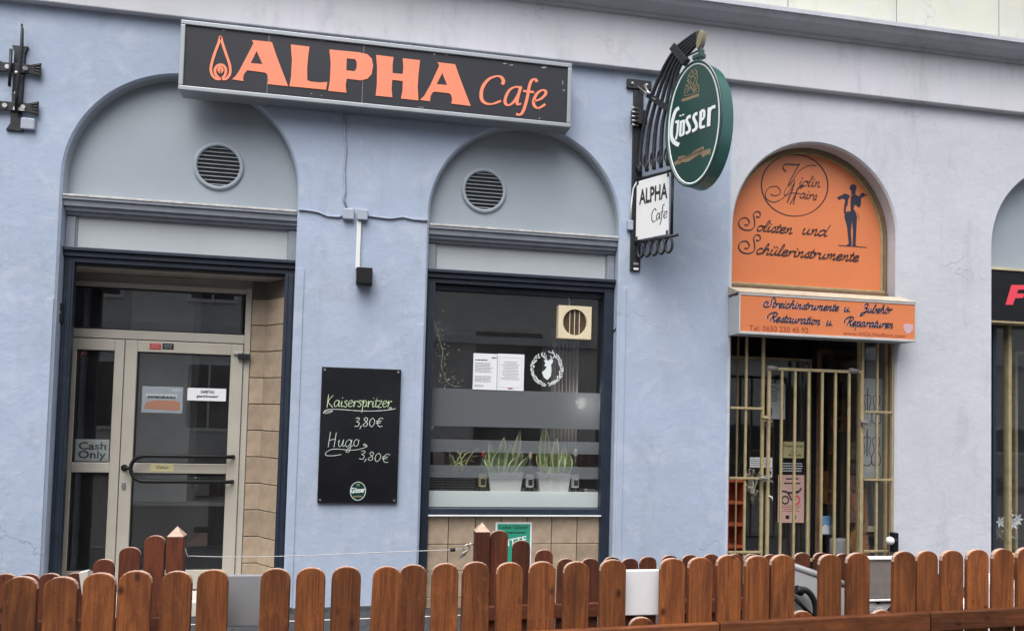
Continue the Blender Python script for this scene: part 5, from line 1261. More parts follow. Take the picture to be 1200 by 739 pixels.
def violin(px, py, y, sc_, lab):
    c_ = P(px, py, y); c = thing('violin', (c_.x, y, c_.z), lab, 'violin', 'violins hanging in the shop'); ORG[c.name] = Vector((0, 0, 0)); c.rotation_euler = (0, random.uniform(-.06, .06), random.uniform(-.4, .1)); c.scale = (sc_,)*3
    half = [(0, 0), (.6, .02), (.95, .2), (.86, .37), (.58, .47), (.56, .57), (.76, .74), (.70, .92), (.30, .995), (0, 1.0)]
    cur = [(v.x, v.y) for v in cat([(w_*.10, v*.35, 0) for w_, v in half], 3)]
    o = MB(); o.prism(cur+[(-x, z) for x, z in reversed(cur[1:-1])], -.02, .02); o.build('body', M['cello'], c, .005)
    o = MB(); o.box(-.012, .012, -.036, -.0215, .16, .52); o.build('fingerboard', M['black'], c, .002)
    o = MB(); o.box(-.010, .010, -.021, .0, .345, .60); o.build('neck', M['cello'], c, .003)
    o = MB(); o.prism([(-.008, .02), (.008, .02), (.018, .12), (-.018, .12)], -.032, -.022); o.build('tailpiece', M['black'], c)
violin(982, 505, .80, .95, 'violin hanging behind the right half of the gate, the higher one'); violin(970, 590, .85, .95, 'violin hanging behind the right half of the gate, the lower one')

# globe lamp on a black bracket at the corner of the gate
q = P(1041, 632, -.05); q2 = P(1046.5, 634, -.02)
lamp = thing('globe_lamp', (q2.x, -.01, q2.z-.09), 'small white globe on a black bracket at the right corner of the shop gate', 'lamp')
o = MB(); o.box(q2.x-.02, q2.x+.035, -.05, .003, q2.z-.09, q2.z+.08); o.build('bracket', M['black'], lamp, .006)
o = MB(); o.tube([(q2.x-.005, -.05, q2.z+.02), (q.x+.02, -.09, q.z)], .02, 10); o.build('arm', M['black'], lamp)
o = MB(); o.lathe((q.x-.02, -.10, q.z), [(.036*math.sin(t)+.0005, -.036*math.cos(t)) for t in [math.pi*k/10 for k in range(11)]], 18); o.build('globe', M['lampwhite'], lamp)

# ================================================================== neighbouring shop at the far right
a, b, s_ = OPEN[3]
o = MB(); o.prism(arch_pts(a, b, s_, -.01, base=3.0), .16, .20); o.build('fanlight_board', M['tymp'], bld)
zs1 = (P(1164, 316, .02).z+P(1200, 318, .02).z)/2; zs0 = P(1180, 376, .02).z
fs = thing('shop_sign', ((a+b)/2, .05, zs0), 'black shop sign with a slanted pink red letter, cut by the right edge', 'sign')
o = MB(); o.box(a+.004, b-.004, .03, .15, zs0, zs1); o.build('sign_panel', M['black'], fs, .004)
o = MB(); o.box(a+.003, b-.003, .02, .16, zs1+.001, zs1+.025); o.build('top_trim', M['goldlight'], fs, .003)
o = MB(); o.box(a+.003, b-.003, .02, .16, zs0-.02, zs0-.001); o.build('bottom_trim', M['gold'], fs, .003)
ff = zoom(1080, 180, 2.842, .026)
o = MB(); o.prism([ff(*p) for p in [(300, 437), (352, 437), (348, 452), (322, 453), (318, 465), (342, 466), (338, 480), (312, 481), (304, 503), (280, 503)]][::-1], .0265, .032); o.build('letter', M['redsign'], fs)
o = MB(); X0, X1, Y0, Y1, Z0, Z1 = a-.3, b+.3, .30, 3.2, .1, 3.2
o.add([(X0, Y0, Z0), (X1, Y0, Z0), (X1, Y1, Z0), (X0, Y1, Z0), (X0, Y0, Z1), (X1, Y0, Z1), (X1, Y1, Z1), (X0, Y1, Z1)], [(0, 1, 2, 3), (4, 7, 6, 5), (2, 6, 7, 3), (1, 5, 6, 2), (3, 7, 4, 0)])
o.build('neighbour_room', M['room'], bld)
zsl = P(1190, 655, .1).z
bar(a+.004, b-.004, .05, .34, .1, zsl-.03, 'neighbour_parapet', M['navy']); bar(a+.002, b-.002, .02, .42, zsl-.029, zsl, 'window_sill', M['stepw'])
o = MB(); o.box(a+.01, b-.01, .20, .206, zsl+.001, zs0-.021); np_ = o.build('neighbour_pane', M['glass'], bld)
for px in (1166, 1184):
    x_ = P(px, 450, .17).x; bar(x_-.018, x_+.018, .17, .23, zsl+.002, zs0-.0205, 'neighbour_mullion', M['gold'] if px > 1170 else M['navy'], bld)
zz_ = P(1190, 415, .5).z; x_ = P(1190, 450, .5).x
bar(x_, x_+1.0, .5, .54, zz_, zz_+.03, 'inner_frame_rail', M['gold']); bar(x_, x_+.03, .5, .54, zsl, zz_-.001, 'inner_frame_post', M['gold'])
q = P(1176, 640, .26)
fl_ = thing('flower_vase', (q.x+.03, .26, zsl), 'glass vase of white star flowers in the far right window', 'vase')
o = MB(); o.lathe((q.x+.03, .26, zsl+.001), [(.035, 0), (.04, .02), (.03, .1), (.025, .17), (.032, .2)], 16); o.build('vase', M['bottle'], fl_)
for k, (px, py) in enumerate(((1172, 611), (1187, 613), (1178, 622), (1192, 608), (1182, 603))):
    h_ = P(px, py, .24+.012*k); o = MB(); o.tube([(q.x+.03, .26, zsl+.1), ((q.x+.03+h_.x)/2, .26, (zsl+h_.z)/2+.1), (h_.x, .24+.012*k, h_.z)], .004, 5); stm = o.build('stem', M['leafg'], fl_)
    o = MB()
    for j in range(6):
        t_ = 2*math.pi*j/6; u1 = Vector((math.cos(t_), -.25, math.sin(t_))); w_ = Vector((-math.sin(t_), 0, math.cos(t_)))*.014; c_ = Vector((h_.x, .24+.012*k, h_.z))
        o.add([c_, c_+u1*.03+w_, c_+u1*.062, c_+u1*.03-w_], [(0, 1, 2, 3)])
    o.build('flower', M['paper'], stm)
o = MB()
for k in range(30):
    x_ = q.x+random.uniform(-.10, .16); z_ = zsl+random.uniform(.15, .36); o.tube([(q.x+.03, .26, zsl+.12), ((q.x+x_)/2, .27, zsl+.2), (x_, .26+random.uniform(-.03, .03), z_)], .003, 4)
o.build('grass_stems', M['twig'], fl_)
q = P(1190, 648, .08)
for k in range(3):
    o = MB(); c_ = (q.x-.03+.075*k, .10, zsl+.001); o.lathe(c_, [(.01, 0), (.028, .012), (.036, .034), (.026, .058), (.008, .066)], 12)
    solo(o.build('gourd', mat('yellow_gourd', (.62, .42, .12), .5, var=.15)), ('leftmost', 'middle', 'rightmost')[k]+' of three small yellow fruits on the far right window sill', 'fruit', 'fruit on the far right sill')

# ================================================================== in and on the cafe window
q0, q1 = P(651, 358.5, .19), P(690, 398.5, .19)
fan = thing('extractor_fan', ((q0.x+q1.x)/2, .19, q1.z), 'cream square extractor fan set in the top right of the cafe window', 'fan')
o = MB(); 
fx0, fx1, fz0, fz1 = q0.x+.012, q1.x, q1.z, q0.z; fcx, fcz = (fx0+fx1)/2+.0, (fz0+fz1)/2; fr = .36*(fx1-fx0)
circ = [(fcx+fr*math.cos(2*math.pi*k/36), fcz+fr*1.06*math.sin(2*math.pi*k/36)) for k in range(36)]
o.prism([(fx0, fz0), (fx1, fz0), (fx1, fz1), (fx0, fz1)], .12, .194, [circ]); o.build('housing', M['cream'], fan, .008)
o = MB(); o.disc((fcx, fcz), fr+.004, .165, .175, 32); o.build('recess', mat('brown_recess', (.055, .04, .028), .6), fan)
for k in range(13):
    z_ = fcz-fr+(k+.5)*2*fr*1.06/13-.005; h_ = math.sqrt(max(0, fr**2-(z_-fcz)**2/1.12))
    if h_ > .02: o = MB(); o.box(fcx-h_, fcx+h_, .142, .15, z_-.0022, z_+.0022); o.build('grille_bar', mat('brown_grille', (.24, .17, .105), .5), fan)
for k in (-1, 0, 1):
    o = MB(); x_ = fcx+k*.042; h_ = math.sqrt(fr**2-(k*.042)**2); o.box(x_-.003, x_+.003, .136, .1415, fcz-h_, fcz+h_); o.build('grille_rib', M['cream'], fan)
o = MB(); c_ = P(667, 350, .21); o.tube([(c_.x, .215, fz1), (c_.x+.005, .216, fz1+.05), (c_.x-.015, .215, fz1+.1)], .004, 6); o.build('cord', M['white'], fan)
YI = YW+.0045
for k, (pa, pb_, lab) in enumerate((((555, 413.5), (582.3, 458), 'left of the two white printed sheets on the cafe window'), ((583, 414), (613.5, 458.5), 'right white printed sheet on the cafe window, beside the stag emblem'))):
    t, x0, x1, z0_, z1_ = sheetpaper('paper_notice', *pa, *pb_, YW-.006, M['paper'], lab, 'notice')
    if k == 0:
        lines(t, x0+.015, x1-.03, z0_+.15, z0_+.235, 7, YW-.006, M['print_grey'], 'print', .4); lines(t, x0+.015, x1-.03, z0_+.07, z0_+.125, 5, YW-.006, M['print_grey'], 'print', .4); lines(t, x0+.015, x0+.12, z0_+.25, z0_+.262, 1, YW-.006, M['print_black'], 'heading', .7, .0)
        lines(t, x0+.015, x0+.10, z0_+.03, z0_+.05, 2, YW-.006, M['print_grey'], 'print', .4); lines(t, x1-.05, x1-.01, z1_-.04, z1_-.025, 1, YW-.006, M['print_black'], 'heading', .7, .0)
    else:
        lines(t, x0+.03, x1-.03, z0_+.09, z0_+.25, 13, YW-.006, M['print_grey'], 'print', .3, .4, 'c')
        o = MB(); o.ribbon([(x0+.02, z0_+.03), (x1-.02, z0_+.03)], .0015, YW-.0066); o.ribbon([(x0+.02, z1_-.03), (x1-.02, z1_-.03)], .0015, YW-.0067); o.ribbon([(x0+.02, z0_+.03), (x0+.02, z1_-.03)], .0015, YW-.0068); o.ribbon([(x1-.02, z0_+.03), (x1-.02, z1_-.03)], .0015, YW-.0069); o.build('border', M['print_grey'], t)
        o = MB(); o.box((x0+x1)/2-.02, (x0+x1)/2+.02, YW-.0075, YW-.0066, z0_+.018, z0_+.027); o.build('stamp', M['print_rust'], t)
fd = zoom(545, 400, 9.6, YW-.0065); c_ = P(641, 450, YW)
stg = thing('stag_decal', (c_.x, YW-.006, c_.z), 'white stag head in a leaf wreath stuck on the cafe window', 'decal')
o = MB(); o.prism([fd(*p) for p in [(905,205),(932,216),(960,205),(992,203),(985,240),(968,256),(972,330),(965,390),(925,432),(900,412),(885,400),(865,345),(905,310),(918,282),(890,272),(905,240),(885,215)]][::-1], YW-.0068, YW-.0062); o.build('stag_head', M['vinyl_white'], stg)
o = MB()
for k, st_ in enumerate(([(928,210),(890,180),(862,155),(872,118)], [(885,172),(898,125)], [(905,192),(912,155)], [(872,160),(858,135)], [(950,205),(990,182),(1005,150),(980,100)], [(1003,135),(965,125),(935,110)], [(975,188),(958,160)])): o.ribbon([fd(*p) for p in st_], .0072, YW-.0068-.0001*k, .2, .5)
o.build('antlers', M['vinyl_white'], stg)
o = MB()
for k in range(74):
    ph = rad(38)+(k/73)*rad(284); jit = random.uniform(.94, 1.03)
    cx_, cz_ = 920+168*jit*math.sin(ph), 305-178*jit*math.cos(ph)
    s1 = 1 if k % 2 else -1; L_ = random.uniform(22, 32); sd = 1 if ph > math.pi else -1
    dx = (math.cos(ph)*sd+s1*.8*math.sin(ph))*L_; dz = (math.sin(ph)*sd-s1*.8*math.cos(ph))*L_
    p1, p2 = (cx_, cz_), (cx_+dx, cz_+dz); nx, nz = -dz*.24, dx*.24
    pts = [fd(*p1), fd((p1[0]+p2[0])/2+nx, (p1[1]+p2[1])/2+nz), fd(*p2), fd((p1[0]+p2[0])/2-nx, (p1[1]+p2[1])/2-nz)]
    o.add([(x, YW-.0066-.00002*k, z) for x, z in pts], [(0, 1, 2, 3)])
wr = o.build('wreath_leaves', M['vinyl_white'], stg); wr['kind'] = 'stuff'
# plants
def snake_plant(px, w_, leaves, lab):
    c = P(px, 572, .285); top_r = w_/2
    t = thing('potted_plant', (c.x, .285, SILL), lab, 'plant', 'snake plants on the cafe sill')
    o = MB(); h_ = .165
    # rectangular tapered trough
    V = []
    for z_, k in ((0, .86), (.006, .87), (h_-.012, 1.0), (h_, 1.0), (h_, .92), (h_-.03, .90)):
        V += [(c.x+sx*top_r*k, .285+sy*.066*k, SILL+.001+z_) for sx, sy in ((-1, -1), (1, -1), (1, 1), (-1, 1))]
    F = [(3, 2, 1, 0)]
    for i in range(5):
        for k in range(4): F.append((i*4+k, i*4+(k+1) % 4, (i+1)*4+(k+1) % 4, (i+1)*4+k))
    F.append((20, 21, 22, 23)); o.add(V, F); o.build('pot', M['pot'], t, .006)
    leaves = leaves+[(dx*.8+.01, tipx*.9+random.uniform(-.03, .03), hh*random.uniform(.6, .95), ww) for dx, tipx, hh, ww in leaves[::3]]
    for (dx, tipx, hh, ww) in leaves:
        o = MB(); n_ = 8; base = Vector((c.x+dx, .285+random.uniform(-.03, .04), SILL+h_-.03)); tip = Vector((c.x+tipx, .29+random.uniform(-.05, .06), SILL+h_+hh)); bend = Vector((random.uniform(-.02, .02), random.uniform(-.03, .03), 0))
        side_ = Vector((1, random.uniform(-.4, .4), 0)).normalized(); nrm = Vector((side_.y, -side_.x, 0)).normalized()
        V = []
        for i in range(n_+1):
            u_ = i/n_; p_ = base.lerp(tip, u_)+bend*math.sin(math.pi*u_); wd_ = ww*1.9*(.55+.9*u_-.2*u_**2)*(1-u_**4)+.0006
            V += [p_-side_*wd_, p_-side_*wd_*.62+nrm*wd_*.25, p_+side_*wd_*.62+nrm*wd_*.25, p_+side_*wd_]
        for k, mi in ((0, 1), (1, 0), (2, 1)):
            o.mi = mi; o.add([V[i*4+k+j] for i in range(n_+1) for j in (0, 1)], [(2*i, 2*i+1, 2*i+3, 2*i+2) for i in range(n_)], True)
        o.build('leaf', [M['leafg'], M['leafy']], t)
snake_plant(591, .295, [(-.13, -.14, .26, .018), (-.09, -.05, .20, .018), (-.11, -.19, .13, .016), (-.03, -.02, .30, .020), (.0, .04, .24, .017), (.03, .0, .18, .017), (.06, .13, .36, .018), (.09, .16, .19, .020), (.10, .20, .13, .02), (-.06, -.10, .16, .016), (.02, .09, .14, .016)], 'left snake plant in a white trough on the cafe window sill')
snake_plant(647.5, .285, [(-.08, -.07, .44, .017), (-.02, .0, .22, .018), (.03, .03, .30, .019), (.07, .10, .24, .018), (.10, .12, .17, .020), (-.05, -.13, .16, .016), (.0, -.04, .17, .016), (.05, .06, .15, .016)], 'right snake plant with the tallest leaf on the cafe window sill')
def bottle(px, m_cap, lab, h_=.33, m_b=None, lbl='paper', sq=False):
    c = P(px, 572, .262); t = thing('bottle', (c.x, .262, SILL), lab, 'bottle', 'bottles on the cafe sill')
    o = MB(); o.lathe((c.x, .262, SILL+.001), [(.030, 0), (.035, .006), (.035, .19), (.030, .215), (.014, .25), (.013, h_-.02)], 18); o.build('bottle_body', m_b or M['bottle'], t)
    o = MB(); o.lathe((c.x, .262, SILL+.001), [(.0145, h_-.06), (.0150, h_-.055), (.0150, h_), (.004, h_+.001)], 14); o.build('cap', M[m_cap], t)
    o = MB(); V = []; n_ = 12
    for z_ in (.045, .155): V += [(c.x+.0356*math.cos(t_), .262+.0356*math.sin(t_), SILL+z_) for t_ in [math.pi*1.0+math.pi*k/n_ for k in range(n_+1)]]
    o.add(V, [(k, k+1, n_+1+k+1, n_+1+k) for k in range(n_)], True); lb = o.build('bottle_label', M[lbl], t)
    o = MB(); o.box(c.x-.018, c.x+.018, .262-.0372, .262-.0362, SILL+.06, SILL+.11); o.build('label_print', M['print_black'], t)
bottle(565, 'red', 'dark bottle with a red cap, left of the snake plants', .35, lbl='yellowp')
bottle(620.5, 'goldlight', 'bottle with a cork coloured cap between the two snake plants', .34)
bottle(673.5, 'white', 'bottle with a white cap right of the snake plants', .37, lbl='paper')
# dark woven planter at the left of the sill with a spider plant
c0, c1 = P(499, 575, .28), P(558, 548, .28)
wp = thing('woven_planter', ((c0.x+c1.x)/2, .28, SILL), 'dark woven trough with a thin leaved plant at the left of the cafe sill', 'planter')
o = MB(); o.box(c0.x-.08, c1.x, .23, .36, SILL+.001, c1.z-.03); o.build('trough', M['black'], wp, .008)
o = MB()
for i in range(28):
    for j in range(7):
        x_ = c0.x+(i+.5+.5*(j % 2))*(c1.x-c0.x-.02)/28; z_ = SILL+.02+j*.022
        o.box(x_-.003, x_+.003, .2275, .2295, z_-.0025, z_+.0025)
o = o.build('weave_dots', M['print_grey'], wp); o['kind'] = 'stuff'
for k in range(16):
    b0 = Vector((P(537, 548, .28).x+random.uniform(-.05, .05), .29, c1.z-.04)); tp_ = b0+Vector((random.uniform(-.16, .2), random.uniform(-.06, .06), random.uniform(.03, .26))); md = b0.lerp(tp_, .55)+Vector((0, 0, .06))
    o = MB(); o.tube([b0, b0.lerp(md, .5)+Vector((0, 0, .02)), md, md.lerp(tp_, .6)+Vector((0, 0, .005)), tp_], [.005, .006, .006, .004, .001], 5); o.build('leaf', M['leafy'] if k % 2 else M['leafg'], wp)
# hanging dried branch at the left inside the window
c = P(518, 400, .28); hb_ = thing('hanging_branch', (c.x, .28, P(520, 455, .28).z), 'sparse dried branch hanging inside the left of the cafe window', 'plant')
path = [P(508, 372, .28), P(514, 395, .28), P(519, 412, .28), P(517, 430, .28), P(523, 447, .28), P(533, 453, .28)]
o = MB(); o.tube(path, .004, 5); o.build('stem', M['twig'], hb_)
o = MB()
for k in range(150):
    i = random.randrange(5); p_ = path[i].lerp(path[i+1], random.random())+Vector((random.gauss(0, .045), random.gauss(0, .02), random.gauss(0, .03))); d1 = Vector((random.uniform(-1, 1), random.uniform(-1, 1), random.uniform(-1, .4))).normalized()*.013; d2 = Vector((random.uniform(-1, 1), 0, random.uniform(-1, 1))).normalized()*.005
    o.add([p_-d1, p_+d2, p_+d1, p_-d2], [(0, 1, 2, 3)])
o = o.build('leaves', M['twig'], hb_); o['kind'] = 'stuff'
c = P(504, 490, .29); vs1 = MB(); vs1.lathe((c.x, .29, c.z-.10), [(.02, 0), (.035, .03), (.038, .09), (.03, .16), (.028, .2)], 16); solo(vs1.build('vase', M['pot']), 'pale slender vase at the left edge of the cafe window', 'vase')
# curtain
c0, c1 = P(648, 400, .62), P(676, 520, .62)
o = MB(); n_ = 40; V = []
for i in range(n_+1):
    x_ = c0.x+(c1.x-c0.x)*i/n_; y_ = .62+.03*math.sin(i*1.15)+.012*math.sin(i*2.3+1)
    V += [(x_, y_, SILL-.2), (x_, y_, P(660, 395, .62).z)]
o.add(V, [(2*i, 2*i+2, 2*i+3, 2*i+1) for i in range(n_)], True); ct_ = o.build('curtain', M['curtain']); sm = ct_.modifiers.new('thickness', 'SOLIDIFY'); sm.thickness = .004
solo(ct_, 'mauve curtain hanging inside the right of the cafe window', 'curtain')
# lit globe lamp just behind the frosted band
q = P(681, 472, .36); pn = thing('globe_lamp', (q.x, .36, SILL), 'small lit globe glowing behind the wide frosted band of the cafe window', 'lamp')
em = bpy.data.materials.new('lit_globe'); em.use_nodes = True; eb = em.node_tree.nodes['Principled BSDF']; eb.inputs['Base Color'].default_value = (.9, .88, .8, 1); eb.inputs['Emission Color'].default_value = (1, .93, .82, 1); eb.inputs['Emission Strength'].default_value = 26
o = MB(); o.lathe((q.x, .36, q.z), [(.05*math.sin(t_)+.0005, -.05*math.cos(t_)) for t_ in [math.pi*k/10 for k in range(11)]], 16); o.build('globe', em, pn)
o = MB(); o.tube([(q.x, .36, SILL+.02), (q.x, .36, q.z-.048)], .005, 6); o.build('stem', M['black'], pn)
o = MB(); o.lathe((q.x, .36, SILL+.001), [(.05, 0), (.05, .01), (.012, .02)], 16); o.build('foot', M['black'], pn)
# green notice on the tiles
YT = .128
t, x0, x1, z0_, z1_ = sheetpaper('poster', 581, 611.5, 622, 668, YT, M['paper'], 'green poster with white rim stuck on the beige tiles under the window', 'poster', th=.003)
o = MB(); o.box(x0+.014, x1-.014, YT-.0012, YT-.0003, z0_+.014, z1_-.014); o.build('green_field', M['greenp'], t)
o = MB(); text_into(o, 'Liebe Gäste!', ((x0+.03, z1_-.055), (x1-.035, z1_-.055), (x0+.03, z1_-.025)), YT-.0018, .012); o.build('heading', M['print_black'], t)
o = MB(); lines(t, x0+.03, x1-.03, z1_-.095, z1_-.075, 1, YT-.0012, M['print_black'], 'print', .6, .1)
o = MB(); text_into(o, 'BITTE', ((x0+.06, z1_-.205), (x1-.04, z1_-.165), (x0+.055, z1_-.15)), YT-.0020, .02); o.build('print', M['paper'], t)
# notices on the entrance door
YK = YD-.004+.018
t, x0, x1, z0_, z1_ = sheetpaper('door_notice', 167, 452, 213.5, 484, YD+.028, mat('grey_flyer', (.42, .44, .50), .6), 'grey flyer with an orange car picture on the entrance door glass', 'notice')
o = MB(); o.prism([(x0+.02, z0_+.03), (x1-.02, z0_+.02), (x1-.02, z0_+.085), (x1-.06, z0_+.10), (x0+.10, z0_+.10), (x0+.03, z0_+.08)], YD+.0268, YD+.0276); o.build('picture', mat('faded_orange_print', (.55, .22, .12), .6), t)
lines(t, x0+.03, x1-.04, z1_-.10, z1_-.05, 1, YD+.028, M['paper'], 'heading', .6, .05); lines(t, x1-.08, x1-.02, z1_-.035, z1_-.015, 1, YD+.028, M['paper'], 'print', .6, .05)
lines(t, x0+.04, x1-.05, z0_+.11, z0_+.14, 1, YD+.028, M['print_black'], 'print', .6, .05)
t, x0, x1, z0_, z1_ = sheetpaper('door_notice', 220, 454, 264.5, 470, YD+.012, M['paper'], 'white strip notice with bold black print on the entrance door glass', 'notice')
o = MB(); text_into(o, 'SAMSTAG', ((x0+.10, z0_+.06), (x1-.09, z0_+.06), (x0+.10, z0_+.085)), YD+.0112, .03); o.build('heading', M['print_black'], t)
o = MB(); text_into(o, 'geschlossen!', ((x0+.07, z0_+.02), (x1-.06, z0_+.02), (x0+.07, z0_+.048)), YD+.0112, .03); o.build('print', M['print_black'], t)
t, x0, x1, z0_, z1_ = sheetpaper('door_notice', 88.5, 514, 127, 541, YD+.028, mat('translucent_grey_card', (.46, .48, .46), .6), 'grey card with large lettering low on the left door pane', 'notice')
for wds, zz0, zz1 in (('Cash', .095, .155), ('Only', .008, .088)):
    o = MB(); text_into(o, wds, ((x0+.025, z0_+zz0), (x1-.02, z0_+zz0), (x0+.025, z0_+zz1)), YD+.0272, .02); o.build('lettering', M['print_black'], t)
c = D(95.5, 413.5); o = MB(); o.ribbon([(c.x-.03, c.z-.03), (c.x, c.z), (c.x+.035, c.z+.02)], .010, YD+.0268); o.ribbon([(c.x-.03, c.z+.005), (c.x+.03, c.z+.0)], .012, YD+.0272); solo(o.build('window_sticker', M['red']), 'tiny red sticker in the top corner of the left door pane', 'sticker')
# stemware shapes seen low through the entrance glass
o = MB(); q0, q1 = D(155, 600, 1.1), D(265, 600, 1.1)
ctr = thing('bar_counter', ((q0.x+q1.x)/2, 1.3, .1), 'dark counter seen low through the entrance door glass', 'counter')
o.box(q0.x-.1, q1.x+.2, 1.15, 1.6, .12, D(200, 592, 1.15).z); o.build('counter_front', M['black'], ctr, .01)
o = MB(); o.box(q0.x-.12, q1.x+.22, 1.1, 1.65, D(200, 592, 1.15).z+.001, D(200, 592, 1.15).z+.03); o.build('counter_top', M['room'], ctr, .006)
zc_ = D(200, 592, 1.15).z+.031
for k, px in enumerate((168, 184, 199, 215, 229)):
    x_ = D(px, 580, 1.3).x; o = MB(); o.lathe((x_, 1.3, zc_), [(.03, 0), (.031, .004), (.006, .012), (.005, .09), (.03, .12), (.036, .18), (.03, .24)], 14)
    solo(o.build('wine_glass', M['glass']), ('leftmost', 'second from left', 'middle', 'second from right', 'rightmost')[k]+' stemmed glass in the row on the counter behind the door', 'glass', 'glasses on the counter')

# ================================================================== picket fences round the terrace
def picket_mesh(w_, h_, th, m_, nm):
    n_ = 9; pts = [(-w_/2, 0), (w_/2, 0), (w_/2, h_-.036)]
    for k in range(1, n_): 
        t_ = math.pi*k/n_; pts.append((w_/2*math.cos(t_), h_-.036+.036*math.sin(t_)**.8))
    pts.append((-w_/2, h_-.036))
    e = .0022; o = MB(); N_ = len(pts)
    c_ = (0, h_*.5)
    inn = []
    for x, z in pts: inn.append((x-math.copysign(e, x) if abs(x) > 1e-6 else x, z-(e if z > h_*.5 else 0)))
    V = [(x, -th/2, z) for x, z in inn]+[(x, -th/2+e, z) for x, z in pts]+[(x, th/2-e, z) for x, z in pts]+[(x, th/2, z) for x, z in inn]
    o.mi = 0; o.add(V, [tuple(range(N_))]); base = len(o.v)-4*N_
    o.f.append(tuple(base+3*N_+k for k in reversed(range(N_)))); o.fm.append(0); o.smooth.append(False)
    for i in range(3):
        for k in range(N_):
            j = (k+1) % N_; top = 2 <= k <= N_-2
            o.f.append((base+i*N_+k, base+(i+1)*N_+k, base+(i+1)*N_+j, base+i*N_+j)); o.fm.append(1 if (top and i == 1) else 0); o.smooth.append(False)
    ob = o.build(nm, [m_, M['endgrain']]); me = ob.data; bpy.data.objects.remove(ob)
    return me
YFN = -3.67
ff_ = thing('picket_fence', (.7, YFN, gz(.7)), 'front row of round topped stained pickets along the street side of the terrace', 'fence')
pm = picket_mesh(.0895, 1.02, .020, M['fence'], 'picket')
FR = [(-22, 677, 1), (25, 675, 1), (73, 675, 1.02), (117, 671, 1), (160, 668, 1.02), (208, 668.5, .98), (250, 667, 1), (324, 665, .98), (365, 664, .98), (406.5, 663, 1), (454, 663, .98), (485, 660.5, .96), (522, 659.5, .96), (558, 658, 1), (597.5, 658.5, .98), (635, 657, .98), (675, 657, .97), (718, 655, 1), (787, 653, .98), (821, 652.5, .97), (854.5, 650, .97), (886, 650, .98), (916, 649, 1), (972.5, 649, .93), (1004.5, 647, .98), (1057.5, 645, .98), (1085, 644.5, .95), (1114, 644, 1), (1144, 643, 1), (1173, 642, 1), (1203, 641, 1)]
for i, (px, py, sc_) in enumerate(FR):
    t_ = P(px, py, YFN); tilt = random.uniform(-.004, .004)
    if px in (454, 485): tilt = .022
    piece('picket', pm, ff_, (t_.x-math.sin(tilt)*1.02, YFN+random.uniform(-.002, .002), t_.z-1.02), (random.uniform(-.006, .006), tilt, random.uniform(-.03, .03)), (sc_, 1, 1))
for i in range(6):
    x_ = P(1203, 641, YFN).x+.105*(i+1); piece('picket', pm, ff_, (x_, YFN, 1.165+.018*x_-1.02))
    x_ = P(-22, 677, YFN).x-.105*(i+1); piece('picket', pm, ff_, (x_, YFN, 1.165+.018*x_-1.02))
pms = picket_mesh(.0895, .80, .020, M['fence'], 'picket')
for px, py in ((287, 742), (752, 722.5), (940, 715), (1031, 714)):   # cut-down pickets in the gaps
    t_ = P(px, py, YFN); piece('picket', pms, ff_, (t_.x, YFN, t_.z-.80), (0, random.uniform(-.01, .01), 0), (.95, 1, 1))
def rail_piece(x0, x1, dz, h_, y0, y1, m_, par, s0, sl_):
    o = MB(); z = lambda x: s0+sl_*x+dz
    o.add([(x0, y0, z(x0)-h_), (x1, y0, z(x1)-h_), (x1, y1, z(x1)-h_), (x0, y1, z(x0)-h_), (x0, y0, z(x0)), (x1, y0, z(x1)), (x1, y1, z(x1)), (x0, y1, z(x0))],
          [(0, 3, 2, 1), (4, 5, 6, 7), (0, 1, 5, 4), (1, 2, 6, 5), (2, 3, 7, 6), (3, 0, 4, 7)])
    return o.build('rail', m_, par, .004)
railwood = wood('stained_rail_wood', (0.19, 0.062, 0.020), (0.10, 0.030, 0.011), (0.05, 0.015, 0.007))
# rails run along x: rotate grain by using their own mapping
t_ = railwood.node_tree
for nd in t_.nodes:
    if nd.type == 'MAPPING':
        s3 = nd.inputs['Scale'].default_value; s3[0], s3[2] = s3[2], s3[0]
rs = [-1.75, P(583, 737, YFN).x, P(838, 727, YFN).x, P(1082, 715, YFN).x, 3.1]
for i in range(4):
    rail_piece(rs[i]+.002, rs[i+1]-.002, random.uniform(-.001, .002), .066, YFN-.040, YFN-.0125, railwood, ff_, .9425, .0227)
rail_piece(-1.75, 3.1, -.55, .07, YFN-.040, YFN-.0125, railwood, ff_, .9425, .0200)
for x_ in (-1.6, .0, 1.6, 2.9):
    o = MB(); o.box(x_-.035, x_+.035, YFN+.0125, YFN+.085, gz(x_)-.1, .86+.0227*x_); o.build('fence_post', M['fence'], ff_, .004)

